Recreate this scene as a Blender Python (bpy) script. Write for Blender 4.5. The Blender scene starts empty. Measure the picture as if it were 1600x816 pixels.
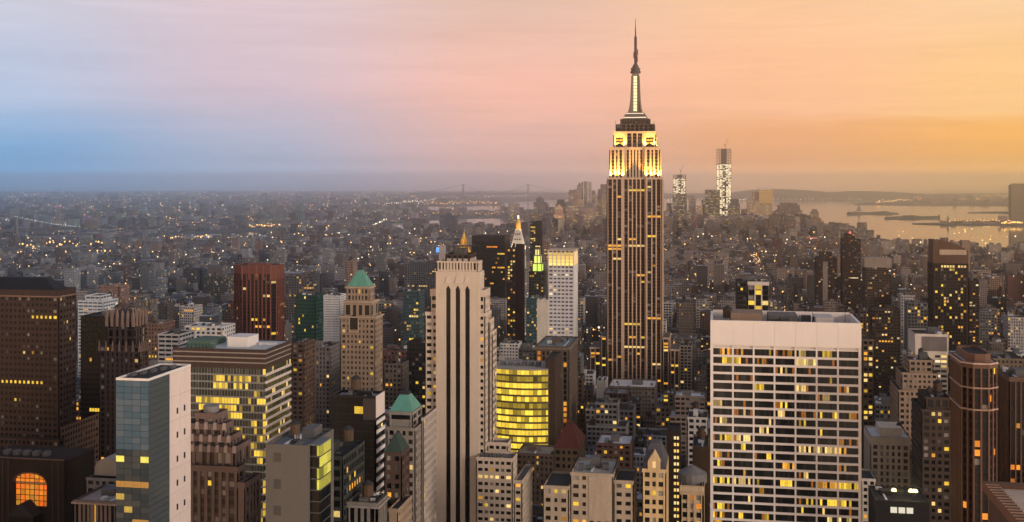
import bpy, math, random
from math import sin, cos, tan, atan, atan2, radians as R, pi, sqrt

# ------------------------------------------------------------------ camera
F = 1760.0                       # focal length in photo pixels (photo 1600 wide)
HZN = 282.0                      # eye level row of the photo
VPX = 1120.0                     # vanishing point of the avenues
CAMZ = 256.0
YAW = atan((VPX - 800) / F)      # world +Y runs along the avenues, +X along the streets
scn = bpy.context.scene
cd = bpy.data.cameras.new('camera')
cam = bpy.data.objects.new('camera', cd)
scn.collection.objects.link(cam)
cam.location = (0, 0, CAMZ)
cam.rotation_euler = (pi / 2, 0, YAW)
cd.sensor_width = 36.0
cd.lens = 36.0 * F / 1600.0
cd.shift_y = -(408 - HZN) / 1600.0
cd.clip_start = 1.0
cd.clip_end = 120000.0
scn.camera = cam

# ------------------------------------------------------------------ world: dusk sky
SUN_PHI = 134.0                  # degrees right of the optical axis
SUN_EL = 11.0
hd = R(SUN_PHI) - YAW            # heading from +Y towards +X
sunv = (sin(hd) * cos(R(SUN_EL)), cos(hd) * cos(R(SUN_EL)), sin(R(SUN_EL)))
world = bpy.data.worlds.new('World')
scn.world = world
world.use_nodes = True
nt = world.node_tree
nt.nodes.clear()
L = nt.links.new
def N(t, **kw):
    n = nt.nodes.new(t)
    for k, v in kw.items():
        setattr(n, k, v)
    return n
def M_(op, a=None, b=None, c=None):
    n = N('ShaderNodeMath', operation=op)
    for i, v in enumerate((a, b, c)):
        if v is None: continue
        if isinstance(v, (int, float)): n.inputs[i].default_value = v
        else: L(v, n.inputs[i])
    return n.outputs[0]
tc = N('ShaderNodeTexCoord')
sep = N('ShaderNodeSeparateXYZ'); L(tc.outputs['Generated'], sep.inputs[0])
X_, Y_, Z_ = sep.outputs
hor = M_('SQRT', M_('ADD', M_('ADD', M_('MULTIPLY', X_, X_), M_('MULTIPLY', Y_, Y_)), 1e-6))
dt = M_('ADD', M_('MULTIPLY', X_, sin(hd)), M_('MULTIPLY', Y_, cos(hd)))
delta = M_('DIVIDE', M_('ARCCOSINE', M_('MINIMUM', M_('MAXIMUM', M_('DIVIDE', dt, hor), -0.9999), 0.9999)), pi)
elev = M_('MULTIPLY', M_('ARCTAN2', Z_, hor), 180 / pi)
# long flat cloud streaks: noise in (azimuth, elevation)
comb = N('ShaderNodeCombineXYZ')
L(M_('MULTIPLY', delta, 9.0), comb.inputs[0]); L(M_('MULTIPLY', elev, 0.45), comb.inputs[1])
n1 = N('ShaderNodeTexNoise'); n1.inputs['Scale'].default_value = 1.0; n1.inputs['Detail'].default_value = 6
n1.inputs['Roughness'].default_value = 0.52
L(comb.outputs[0], n1.inputs['Vector'])
comb2 = N('ShaderNodeCombineXYZ')
L(M_('MULTIPLY', delta, 26.0), comb2.inputs[0]); L(M_('MULTIPLY', elev, 2.2), comb2.inputs[1]); comb2.inputs[2].default_value = 3.7
n2 = N('ShaderNodeTexNoise'); n2.inputs['Scale'].default_value = 1.0; n2.inputs['Detail'].default_value = 7
n2.inputs['Roughness'].default_value = 0.6; n2.inputs['Distortion'].default_value = 0.6
L(comb2.outputs[0], n2.inputs['Vector'])
def lin(c):
    return tuple(((v / 255) / 12.92 if v / 255 <= .04045 else ((v / 255 + .055) / 1.055) ** 2.4) for v in c)
def dcol(x):
    return (SUN_PHI - math.degrees(atan((x - 800) / F))) / 180
def ramp(sunc, cols, back):
    r = N('ShaderNodeValToRGB'); r.color_ramp.interpolation = 'EASE'
    e = r.color_ramp.elements
    pts = [(0.0, sunc), (0.22, tuple(.75 * a + .25 * b for a, b in zip(sunc, lin(cols[0]))))]
    pts += [(dcol(x), lin(c)) for x, c in zip((1600, 1200, 800, 400, 0), cols)] + [(1.0, back)]
    e[0].position, e[0].color = pts[0][0], (*pts[0][1], 1)
    e[1].position, e[1].color = pts[-1][0], (*pts[-1][1], 1)
    for p, c in pts[1:-1]:
        k = e.new(p); k.color = (*c, 1)
    L(delta, r.inputs[0])
    return r.outputs[0]
low = ramp((.92, .72, .60), [(255, 184, 94), (244, 174, 122), (222, 178, 168), (158, 184, 214), (84, 166, 222)], (.09, .31, .62))
mid = ramp((.90, .76, .68), [(255, 202, 138), (255, 192, 150), (248, 188, 168), (214, 190, 200), (188, 198, 222)], (.22, .31, .48))
hig = ramp((.66, .60, .58), [(255, 210, 164), (253, 200, 156), (230, 190, 172), (222, 198, 204), (206, 204, 218)], (.22, .28, .42))
zen = ramp((.34, .34, .40), [(134, 136, 154), (130, 138, 162), (124, 140, 168), (118, 140, 174), (112, 138, 178)], (.12, .21, .38))
def smooth(x, a, b):
    n = N('ShaderNodeMapRange', interpolation_type='SMOOTHSTEP')
    L(x, n.inputs[0]); n.inputs[1].default_value = a; n.inputs[2].default_value = b
    return n.outputs[0]
def mixc(f, a, b, bt='MIX'):
    n = N('ShaderNodeMix', data_type='RGBA', blend_type=bt)
    if isinstance(f, (int, float)): n.inputs[0].default_value = f
    else: L(f, n.inputs[0])
    for s, v in ((6, a), (7, b)):
        if isinstance(v, tuple): n.inputs[s].default_value = (*v, 1)
        else: L(v, n.inputs[s])
    return n.outputs[2]
ew = M_('ADD', elev, M_('MULTIPLY', M_('SUBTRACT', n1.outputs['Fac'], .5), 2.6))
ew2 = M_('ADD', ew, M_('MULTIPLY', M_('SUBTRACT', n2.outputs['Fac'], .5), .9))
edge = mixc(smooth(delta, dcol(1150), dcol(500)), (0.0, 0, 0), (1.0, 1, 1))
sharp = smooth(ew2, 2.35, 3.6)
soft = smooth(ew, -0.6, 5.2)
fm = M_('ADD', M_('MULTIPLY', sharp, M_('SUBTRACT', 1.0, edge)), M_('MULTIPLY', soft, edge))
c = mixc(fm, low, mid)
c = mixc(smooth(ew, 4.5, 9.0), c, hig)
c = mixc(smooth(elev, 10, 34), c, zen)
br = M_('ADD', .80, M_('MULTIPLY', .40, M_('MULTIPLY', M_('ADD', n1.outputs['Fac'], n2.outputs['Fac']), 0.5)))
hb = M_('ADD', 1.0, M_('MULTIPLY', 1.25, smooth(elev, 1.1, -0.2)))     # the sky brightens towards the horizon
vm = N('ShaderNodeVectorMath', operation='SCALE'); L(c, vm.inputs[0]); L(M_('MULTIPLY', br, hb), vm.inputs['Scale'])
bgc = N('ShaderNodeBackground'); L(vm.outputs[0], bgc.inputs[0]); bgc.inputs[1].default_value = 0.97
sky = N('ShaderNodeTexSky', sky_type='NISHITA'); sky.sun_disc = False
sky.sun_elevation = R(SUN_EL); sky.sun_rotation = hd
bgs = N('ShaderNodeBackground'); L(sky.outputs[0], bgs.inputs[0]); bgs.inputs[1].default_value = 0.10
mx = N('ShaderNodeMixShader'); mx.inputs[0].default_value = 0.97
L(bgs.outputs[0], mx.inputs[1]); L(bgc.outputs[0], mx.inputs[2])
wo = N('ShaderNodeOutputWorld'); L(mx.outputs[0], wo.inputs[0])

# ------------------------------------------------------------------ sun behind thin cloud
sd_ = bpy.data.lights.new('sun', 'SUN'); sd_.energy = 2.0; sd_.angle = R(14); sd_.color = (1.0, .78, .62)
sun = bpy.data.objects.new('sun', sd_); scn.collection.objects.link(sun)
from mathutils import Vector
sun.rotation_euler = Vector(sunv).to_track_quat('Z', 'Y').to_euler()
sun.location = (800, -200, 600)

vs = scn.view_settings
vs.view_transform = 'Standard'; vs.look = 'None'; vs.exposure = 0.12; vs.gamma = 1.0
scn.render.engine = 'CYCLES'
cy = scn.cycles
cy.use_denoising = True
cy.max_bounces = 10; cy.diffuse_bounces = 3; cy.glossy_bounces = 3; cy.volume_bounces = 8; cy.transmission_bounces = 2
cy.sample_clamp_indirect = 6.0
cy.use_light_tree = True

# ------------------------------------------------------------------ pixel <-> place helpers
RE = 6371000.0
CA, SA = cos(YAW), sin(YAW)
def ratio(x): return tan(atan((x - 800) / F) - YAW)
def depth(X, Y): return -X * SA + Y * CA
def HX(x, v): return v * ratio(x)
def HZ(y, X, v): return CAMZ - (y - HZN) / F * depth(X, v)
def side(X, xs): return X / ratio(xs)
def proj(X, Y, Z):
    d = depth(X, Y)
    return 800 + F * (X * CA + Y * SA) / d, HZN + F * (CAMZ - Z) / d
def drop(d): return d * d / (2 * RE)
def gdist(y, h=CAMZ):                 # depth at which row y meets the curved ground
    t = (y - HZN) / F
    q = t * t - 2 * h / RE
    return RE * (t - sqrt(q)) if q > 0 else RE * t
def at(x, d):                         # plan position at column x and depth d
    r = (x - 800) / F * d
    return (r * CA - d * SA, r * SA + d * CA)

col = scn.collection
HERO = []                             # plan rectangles already taken
LAND = []                             # (px, py, phrase) for describing neighbours

class MB:
    def __init__(s): s.v = []; s.f = []; s.m = []; s.c = []
    def quad(s, a, b, c, d, m=0, k=(0, 0, 0, 0)):
        n = len(s.v); s.v += [a, b, c, d]; s.f.append((n, n + 1, n + 2, n + 3)); s.m.append(m); s.c.append(k)
    def poly(s, pts, m=0, k=(0, 0, 0, 0)):
        n = len(s.v); s.v += list(pts); s.f.append(tuple(range(n, n + len(pts)))); s.m.append(m); s.c.append(k)
    def box(s, x0, x1, y0, y1, z0, z1, m=0, k=(0, 0, 0, 0), bottom=False, top=True):
        n = len(s.v)
        s.v += [(x0, y0, z0), (x1, y0, z0), (x1, y1, z0), (x0, y1, z0), (x0, y0, z1), (x1, y0, z1), (x1, y1, z1), (x0, y1, z1)]
        fs = [(0, 1, 5, 4), (1, 2, 6, 5), (2, 3, 7, 6), (3, 0, 4, 7)]
        if top: fs.append((4, 5, 6, 7))
        if bottom: fs.append((3, 2, 1, 0))
        for f in fs:
            s.f.append(tuple(n + i for i in f)); s.m.append(m); s.c.append(k)
    def loft(s, p0, z0, p1, z1, m=0, cap=True, k=(0, 0, 0, 0)):      # between two plan polygons of equal count
        n = len(p0)
        for i in range(n):
            j = (i + 1) % n
            s.quad((*p0[i], z0), (*p0[j], z0), (*p1[j], z1), (*p1[i], z1), m, k)
        if cap: s.poly([(*p, z1) for p in p1], m, k)
    def cyl(s, x, y, z0, z1, r0, r1=None, n=10, m=0, cap=True, k=(0, 0, 0, 0)):
        r1 = r0 if r1 is None else r1
        a = [(x + r0 * cos(2 * pi * i / n), y + r0 * sin(2 * pi * i / n)) for i in range(n)]
        b = [(x + r1 * cos(2 * pi * i / n), y + r1 * sin(2 * pi * i / n)) for i in range(n)]
        s.loft(a, z0, b, z1, m, cap, k)
    def bar(s, a, b, w, m=0):
        a = Vector(a); b = Vector(b); t = (b - a).normalized()
        u = t.cross(Vector((0, 0, 1)) if abs(t.z) < .9 else Vector((1, 0, 0))).normalized() * w / 2
        v = t.cross(u).normalized() * w / 2
        q = [(u + v), (v - u), (-u - v), (u - v)]
        for i in range(4):
            j = (i + 1) % 4
            s.quad(tuple(a + q[i]), tuple(a + q[j]), tuple(b + q[j]), tuple(b + q[i]), m)
        s.quad(*[tuple(b + x) for x in q], m); s.quad(*[tuple(a + x) for x in q[::-1]], m)
    def build(s, name, mats, parent=None, attr=None, org=None):
        if not s.f: return None
        if org is None: org = parent.location if parent else (0, 0, 0)
        ox, oy, oz = org
        me = bpy.data.meshes.new(name)
        me.from_pydata([(a - ox, b - oy, c - oz) for a, b, c in s.v], [], s.f)
        for m in (mats if isinstance(mats, (list, tuple)) else [mats]): me.materials.append(m)
        if any(s.m): me.polygons.foreach_set('material_index', s.m)
        if attr:
            at_ = me.attributes.new(attr, 'FLOAT_COLOR', 'FACE')
            at_.data.foreach_set('color', [x for c in s.c for x in c])
        me.update()
        o = bpy.data.objects.new(name, me); col.objects.link(o)
        if parent: o.parent = parent
        else: o.location = org
        return o
def tag(o, label=None, cat=None, group=None, kind=None):
    if label: o['label'] = label
    if cat: o['category'] = cat
    if group: o['group'] = group
    if kind: o['kind'] = kind
    return o

# ------------------------------------------------------------------ materials
MATS = {}
def newmat(key):
    m = bpy.data.materials.new(key); m.use_nodes = True
    MATS[key] = m
    t = m.node_tree
    return m, t, t.nodes['Principled BSDF']
def mnode(t, ty, **kw):
    n = t.nodes.new(ty)
    for k, v in kw.items(): setattr(n, k, v)
    return n
def mmath(t, op, a, b=None, c=None):
    n = mnode(t, 'ShaderNodeMath', operation=op)
    for i, v in enumerate((a, b, c)):
        if v is None: continue
        if isinstance(v, (int, float)): n.inputs[i].default_value = v
        else: t.links.new(v, n.inputs[i])
    return n.outputs[0]
def mmix(t, f, a, b, bt='MIX'):
    n = mnode(t, 'ShaderNodeMix', data_type='RGBA', blend_type=bt)
    if isinstance(f, (int, float)): n.inputs[0].default_value = f
    else: t.links.new(f, n.inputs[0])
    for s, v in ((6, a), (7, b)):
        if isinstance(v, tuple): n.inputs[s].default_value = (*v[:3], 1)
        else: t.links.new(v, n.inputs[s])
    return n.outputs[2]
def noise(t, vec, scale, detail=4, rough=.6):
    n = mnode(t, 'ShaderNodeTexNoise')
    n.inputs['Scale'].default_value = scale; n.inputs['Detail'].default_value = detail; n.inputs['Roughness'].default_value = rough
    t.links.new(vec, n.inputs['Vector'])
    return n.outputs['Fac']
def stone(c, rough=.85, var=.35, metal=0.0):
    key = 'wall_%.3f_%.3f_%.3f_%.2f_%.1f' % (*c, rough, metal)
    if key in MATS: return MATS[key]
    q_ = min(1, max(0, (max(c) - .18) / .3)); c = tuple(x * (.60 + .40 * q_) for x in c)
    m, t, b = newmat(key)
    g = mnode(t, 'ShaderNodeTexCoord').outputs['Object']
    mp = mnode(t, 'ShaderNodeMapping'); mp.inputs['Scale'].default_value = (1, 1, .16); t.links.new(g, mp.inputs[0])
    a = noise(t, mp.outputs[0], .35, 5, .65)              # rain streaks
    d = noise(t, g, .05, 3, .5)                            # large patches
    e = noise(t, g, 1.3, 3, .6)                            # block to block
    s = mmath(t, 'ADD', mmath(t, 'MULTIPLY', a, .45), mmath(t, 'ADD', mmath(t, 'MULTIPLY', d, .3), mmath(t, 'MULTIPLY', e, .25)))
    mr = mnode(t, 'ShaderNodeMapRange'); t.links.new(s, mr.inputs[0])
    mr.inputs[1].default_value = .3; mr.inputs[2].default_value = .7
    dark = tuple(x * (1 - var) for x in c); lite = tuple(min(.9, x * (1 + var * .7)) for x in c)
    t.links.new(mmix(t, mr.outputs[0], dark, lite), b.inputs['Base Color'])
    b.inputs['Specular IOR Level'].default_value = .2; b.inputs['Roughness'].default_value = rough; b.inputs['Metallic'].default_value = metal
    bp = mnode(t, 'ShaderNodeBump'); bp.inputs['Strength'].default_value = .25; bp.inputs['Distance'].default_value = .1
    t.links.new(e, bp.inputs['Height']); t.links.new(bp.outputs[0], b.inputs['Normal'])
    return m
def glass(c=(.012, .016, .022), rough=.12, em=1.0):
    key = 'glass_%.3f_%.3f_%.3f_%.2f_%.2f' % (*c, rough, em)
    if key in MATS: return MATS[key]
    m, t, b = newmat(key)
    a = mnode(t, 'ShaderNodeAttribute', attribute_name='lit')
    g = mnode(t, 'ShaderNodeTexCoord').outputs['Object']
    nz = noise(t, g, .55, 2, .5)
    t.links.new(mmix(t, a.outputs['Alpha'], c, (.33, .31, .28)), b.inputs['Base Color'])
    b.inputs['Roughness'].default_value = rough
    b.inputs['Specular IOR Level'].default_value = .14
    # rooms are unevenly lit: ceiling lights, partitions
    k = mmath(t, 'ADD', .45, mmath(t, 'MULTIPLY', noise(t, g, .9, 3, .7), 1.1))
    t.links.new(a.outputs['Color'], b.inputs['Emission Color'])
    t.links.new(mmath(t, 'MULTIPLY', k, em), b.inputs['Emission Strength'])
    bp = mnode(t, 'ShaderNodeBump'); bp.inputs['Strength'].default_value = .06; bp.inputs['Distance'].default_value = .3
    t.links.new(nz, bp.inputs['Height']); t.links.new(bp.outputs[0], b.inputs['Normal'])
    m.cycles.emission_sampling = 'NONE'
    return m
def glow(c, s=1.0):
    key = 'lamp_%.2f_%.2f_%.2f_%.1f' % (*c, s)
    if key in MATS: return MATS[key]
    m, t, b = newmat(key)
    b.inputs['Base Color'].default_value = (.3, .3, .3, 1)
    b.inputs['Emission Color'].default_value = (*c, 1); b.inputs['Emission Strength'].default_value = s
    m.cycles.emission_sampling = 'NONE'
    return m
def city_mat():
    m, t, b = newmat('city_fabric')
    at_ = mnode(t, 'ShaderNodeAttribute', attribute_name='col')
    ge = mnode(t, 'ShaderNodeNewGeometry')
    sp = mnode(t, 'ShaderNodeSeparateXYZ'); t.links.new(ge.outputs['Position'], sp.inputs[0])
    sn = mnode(t, 'ShaderNodeSeparateXYZ'); t.links.new(ge.outputs['Normal'], sn.inputs[0])
    ay = mmath(t, 'ABSOLUTE', sn.outputs[1]); az = mmath(t, 'ABSOLUTE', sn.outputs[2])
    iy = mmath(t, 'GREATER_THAN', ay, .5)
    u = mmath(t, 'ADD', mmath(t, 'MULTIPLY', sp.outputs[0], iy), mmath(t, 'MULTIPLY', sp.outputs[1], mmath(t, 'SUBTRACT', 1.0, iy)))
    us = mmath(t, 'MULTIPLY', u, 1 / 3.3); zs = mmath(t, 'MULTIPLY', sp.outputs[2], 1 / 3.5)
    def band(x, lo, hi):
        fr = mmath(t, 'FRACT', x)
        return mmath(t, 'MULTIPLY', mmath(t, 'GREATER_THAN', fr, lo), mmath(t, 'LESS_THAN', fr, hi))
    wall = mmath(t, 'LESS_THAN', az, .5)
    win = mmath(t, 'MULTIPLY', mmath(t, 'MULTIPLY', band(us, .22, .78), band(zs, .2, .78)), wall)
    cb = mnode(t, 'ShaderNodeCombineXYZ')
    t.links.new(mmath(t, 'FLOOR', us), cb.inputs[0]); t.links.new(mmath(t, 'FLOOR', zs), cb.inputs[1]); t.links.new(at_.outputs['Alpha'], cb.inputs[2])
    wn = mnode(t, 'ShaderNodeTexWhiteNoise', noise_dimensions='3D'); t.links.new(cb.outputs[0], wn.inputs['Vector'])
    lit = mmath(t, 'GREATER_THAN', wn.outputs['Value'], .974)
    nz = noise(t, ge.outputs['Position'], .12, 4, .6)
    base = mmix(t, mmath(t, 'MULTIPLY', nz, .65), at_.outputs['Color'], (.018, .023, .032))
    t.links.new(mmix(t, win, base, (.018, .02, .024)), b.inputs['Base Color'])
    b.inputs['Roughness'].default_value = .8; b.inputs['Specular IOR Level'].default_value = .2
    ec = mmix(t, wn.outputs['Color'], (1.0, .50, .10), (1.0, .80, .42))
    t.links.new(ec, b.inputs['Emission Color'])
    t.links.new(mmath(t, 'MULTIPLY', mmath(t, 'MULTIPLY', win, lit), 1.1), b.inputs['Emission Strength'])
    m.cycles.emission_sampling = 'NONE'
    return m
CITY = city_mat()
def ground_mat(key, c1, c2, sc):
    m, t, b = newmat(key)
    g = mnode(t, 'ShaderNodeNewGeometry').outputs['Position']
    f = mmath(t, 'ADD', mmath(t, 'MULTIPLY', noise(t, g, sc, 6, .65), .6), mmath(t, 'MULTIPLY', noise(t, g, sc * 12, 3, .6), .4))
    mr = mnode(t, 'ShaderNodeMapRange'); t.links.new(f, mr.inputs[0]); mr.inputs[1].default_value = .35; mr.inputs[2].default_value = .65
    t.links.new(mmix(t, mr.outputs[0], c1, c2), b.inputs['Base Color']); b.inputs['Roughness'].default_value = .9
    return m
ASPH = ground_mat('asphalt', (.035, .035, .038), (.065, .063, .06), .02)
PAVE = ground_mat('pavement', (.12, .115, .11), (.2, .195, .185), .05)
FARL = ground_mat('far_land', (.016, .026, .032), (.05, .062, .075), .004)
TREES = ground_mat('tree_cover', (.02, .03, .015), (.06, .07, .035), .02)
m, t, b = newmat('water'); WATER = m
b.inputs['Base Color'].default_value = (.03, .045, .055, 1); b.inputs['Roughness'].default_value = .07
g = mnode(t, 'ShaderNodeNewGeometry').outputs['Position']
mp = mnode(t, 'ShaderNodeMapping'); mp.inputs['Scale'].default_value = (1, .35, 1); t.links.new(g, mp.inputs[0])
bp = mnode(t, 'ShaderNodeBump'); bp.inputs['Strength'].default_value = .12; bp.inputs['Distance'].default_value = 2.0
t.links.new(noise(t, mp.outputs[0], .006, 6, .65), bp.inputs['Height']); t.links.new(bp.outputs[0], b.inputs['Normal'])
TAR = stone((.055, .055, .06), .9, .5); GRAV = stone((.20, .195, .19), .9, .4); WHITEROOF = stone((.52, .52, .52), .8, .3)
MECH = stone((.16, .16, .165), .7, .4); WOODT = stone((.13, .085, .055), .85, .4); STEEL = stone((.10, .10, .105), .5, .2, .6)
COPPER = stone((.13, .36, .28), .6, .35); GOLD = stone((.75, .45, .10), .35, .2, .7)

# ------------------------------------------------------------------ haze, water and land
hz = MB(); hz.box(-44000, 44000, -6000, 48000, -190, 470, bottom=True)
hm = bpy.data.materials.new('haze'); hm.use_nodes = True
ht = hm.node_tree; ht.nodes.clear()
pv = ht.nodes.new('ShaderNodeVolumePrincipled'); ho = ht.nodes.new('ShaderNodeOutputMaterial')
pv.inputs['Color'].default_value = (.86, .94, 1.0, 1); pv.inputs['Density'].default_value = 0.00007
pv.inputs['Anisotropy'].default_value = 0.955
ht.links.new(pv.outputs[0], ho.inputs['Volume'])
hm.cycles.homogeneous_volume = True
o = hz.build('haze', hm); tag(o, 'thin dusk haze over the whole city and harbour', 'haze', kind='stuff')

def sheet(name, mat, cols, z=0.0, rows=24, bump=None, seed=1, step=30):
    """land between a near and a far depth for a list of columns; follows the earth's curve"""
    rnd = random.Random(seed); mb = MB(); cols2 = []
    for (xa, na, fa), (xb, nb_, fb) in zip(cols, cols[1:]):
        k = max(1, int(abs(xb - xa) / step))
        for i in range(k):
            q = i / k; cols2.append((xa + (xb - xa) * q, na * (nb_ / na) ** q, fa * (fb / fa) ** q))
    cols2.append(cols[-1])
    for i, (x, n, f) in enumerate(cols2):
        for j in range(rows + 1):
            d = n * (f / n) ** (j / rows); X, Y = at(x, d)
            hgt = bump(x, j / rows, rnd) if bump else 0
            mb.v.append((X, Y, z + hgt - drop(d)))
    w = rows + 1
    for i in range(len(cols2) - 1):
        for j in range(rows):
            a = i * w + j; mb.f.append((a, a + w, a + w + 1, a + 1)); mb.m.append(0); mb.c.append((0, 0, 0, 0))
    # shore faces
    for i in range(len(cols2) - 1):
        for j, flip in ((0, 0), (rows, 1)):
            a = mb.v[i * w + j]; c_ = mb.v[(i + 1) * w + j]
            q = [(a[0], a[1], a[2] - 5), (c_[0], c_[1], c_[2] - 5), c_, a]
            mb.poly(q if not flip else q[::-1])
    o = mb.build(name, mat); o['kind'] = 'structure'
    return o
sheet('water', WATER, [(-3200, 900, 46000), (800, 900, 46000), (4800, 900, 46000)], z=-3.0, rows=60)
SH = [(-3200, 420), (-800, 404), (0, 393), (100, 391), (200, 380), (300, 374), (500, 364), (715, 357), (795, 357), (870, 350), (950, 347), (1100, 345),
      (1200, 347), (1285, 358), (1310, 364), (1380, 373), (1440, 384), (1500, 390), (1600, 392), (2400, 402), (4800, 420)]
sheet('ground', ASPH, [(x, 20.0, gdist(y)) for x, y in SH], rows=30)
def shore(x):
    for (a, ya), (b_, yb) in zip(SH, SH[1:]):
        if a <= x <= b_: return ya + (yb - ya) * (x - a) / (b_ - a)
    return 400
sheet('far_bank_ground', FARL, [(x, gdist(a), gdist(b_)) for x, a, b_ in [(-3200, 398, 298.2), (-800, 386, 298.2), (0, 381, 298.2), (100, 378, 298.2), (200, 371, 298.2), (300, 366, 298.2),
      (500, 356, 298.2), (600, 348, 298.2), (650, 345, 300), (665, 344, 331)]])
sheet('near_point_ground', FARL, [(x, gdist(a), gdist(b_)) for x, a, b_ in [(665, 344, 330), (700, 342, 330), (795, 339.5, 331), (836, 335, 332)]], rows=6)
sheet('far_point_ground', FARL, [(x, gdist(a), gdist(b_)) for x, a, b_ in [(650, 322.5, 299), (740, 322, 299), (780, 317, 299), (860, 312.5, 300), (900, 311, 304)]], rows=10)
def hills(x, q, rnd): return (95 + 45 * sin(x * .011) + 25 * sin(x * .037 + 1) + 10 * sin(x * .11)) * sin(pi * min(1, q * 1.15)) ** .8 * min(1, max(0, (x - 870) / 260)) * min(1, max(0.1, (1720 - x) / 500))
sheet('far_hills', TREES, [(x, gdist(a), gdist(a) * 1.4) for x, a in [(880, 307), (1000, 309.5), (1200, 312), (1330, 313), (1500, 308), (1750, 305), (2600, 305)]], rows=10, bump=hills)
sheet('harbour_shore', FARL, [(x, gdist(a), gdist(b_)) for x, a, b_ in [(1335, 320, 318), (1420, 321, 312), (1600, 322, 308), (2600, 330, 306)]], rows=8, z=1.0)
def mound(h0):
    return lambda x, q, rnd: h0 * sin(pi * q) ** .8 * rnd.uniform(.35, 1.2) * (.65 + .35 * sin(x * .13 + h0))
sheet('harbour_island', TREES, [(x, gdist(a), gdist(b_)) for x, a, b_ in [(1323, 334.6, 334.2), (1340, 335.0, 332), (1365, 335.2, 331.5), (1390, 335, 332), (1404, 334, 333.6)]], rows=6, bump=mound(17), z=0.2, step=2)
sheet('harbour_island', TREES, [(x, gdist(a), gdist(b_)) for x, a, b_ in [(1382, 341.6, 341.2), (1395, 342.5, 338.5), (1420, 343, 337.5), (1450, 342.5, 338), (1469, 341, 340)]], rows=6, bump=mound(18), z=0.2, seed=4, step=2)
sheet('harbour_pier', FARL, [(x, gdist(a), gdist(b_)) for x, a, b_ in [(1425, 349.5, 348.8), (1480, 351.5, 348.0), (1540, 351.5, 347), (1600, 351, 344), (2000, 352, 338)]], rows=3, z=1)
sheet('harbour_spit', FARL, [(x, gdist(a), gdist(b_)) for x, a, b_ in [(1512, 332.5, 331.8), (1560, 333, 330.5), (1620, 337, 330), (2000, 342, 329)]], rows=3, z=1)

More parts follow.
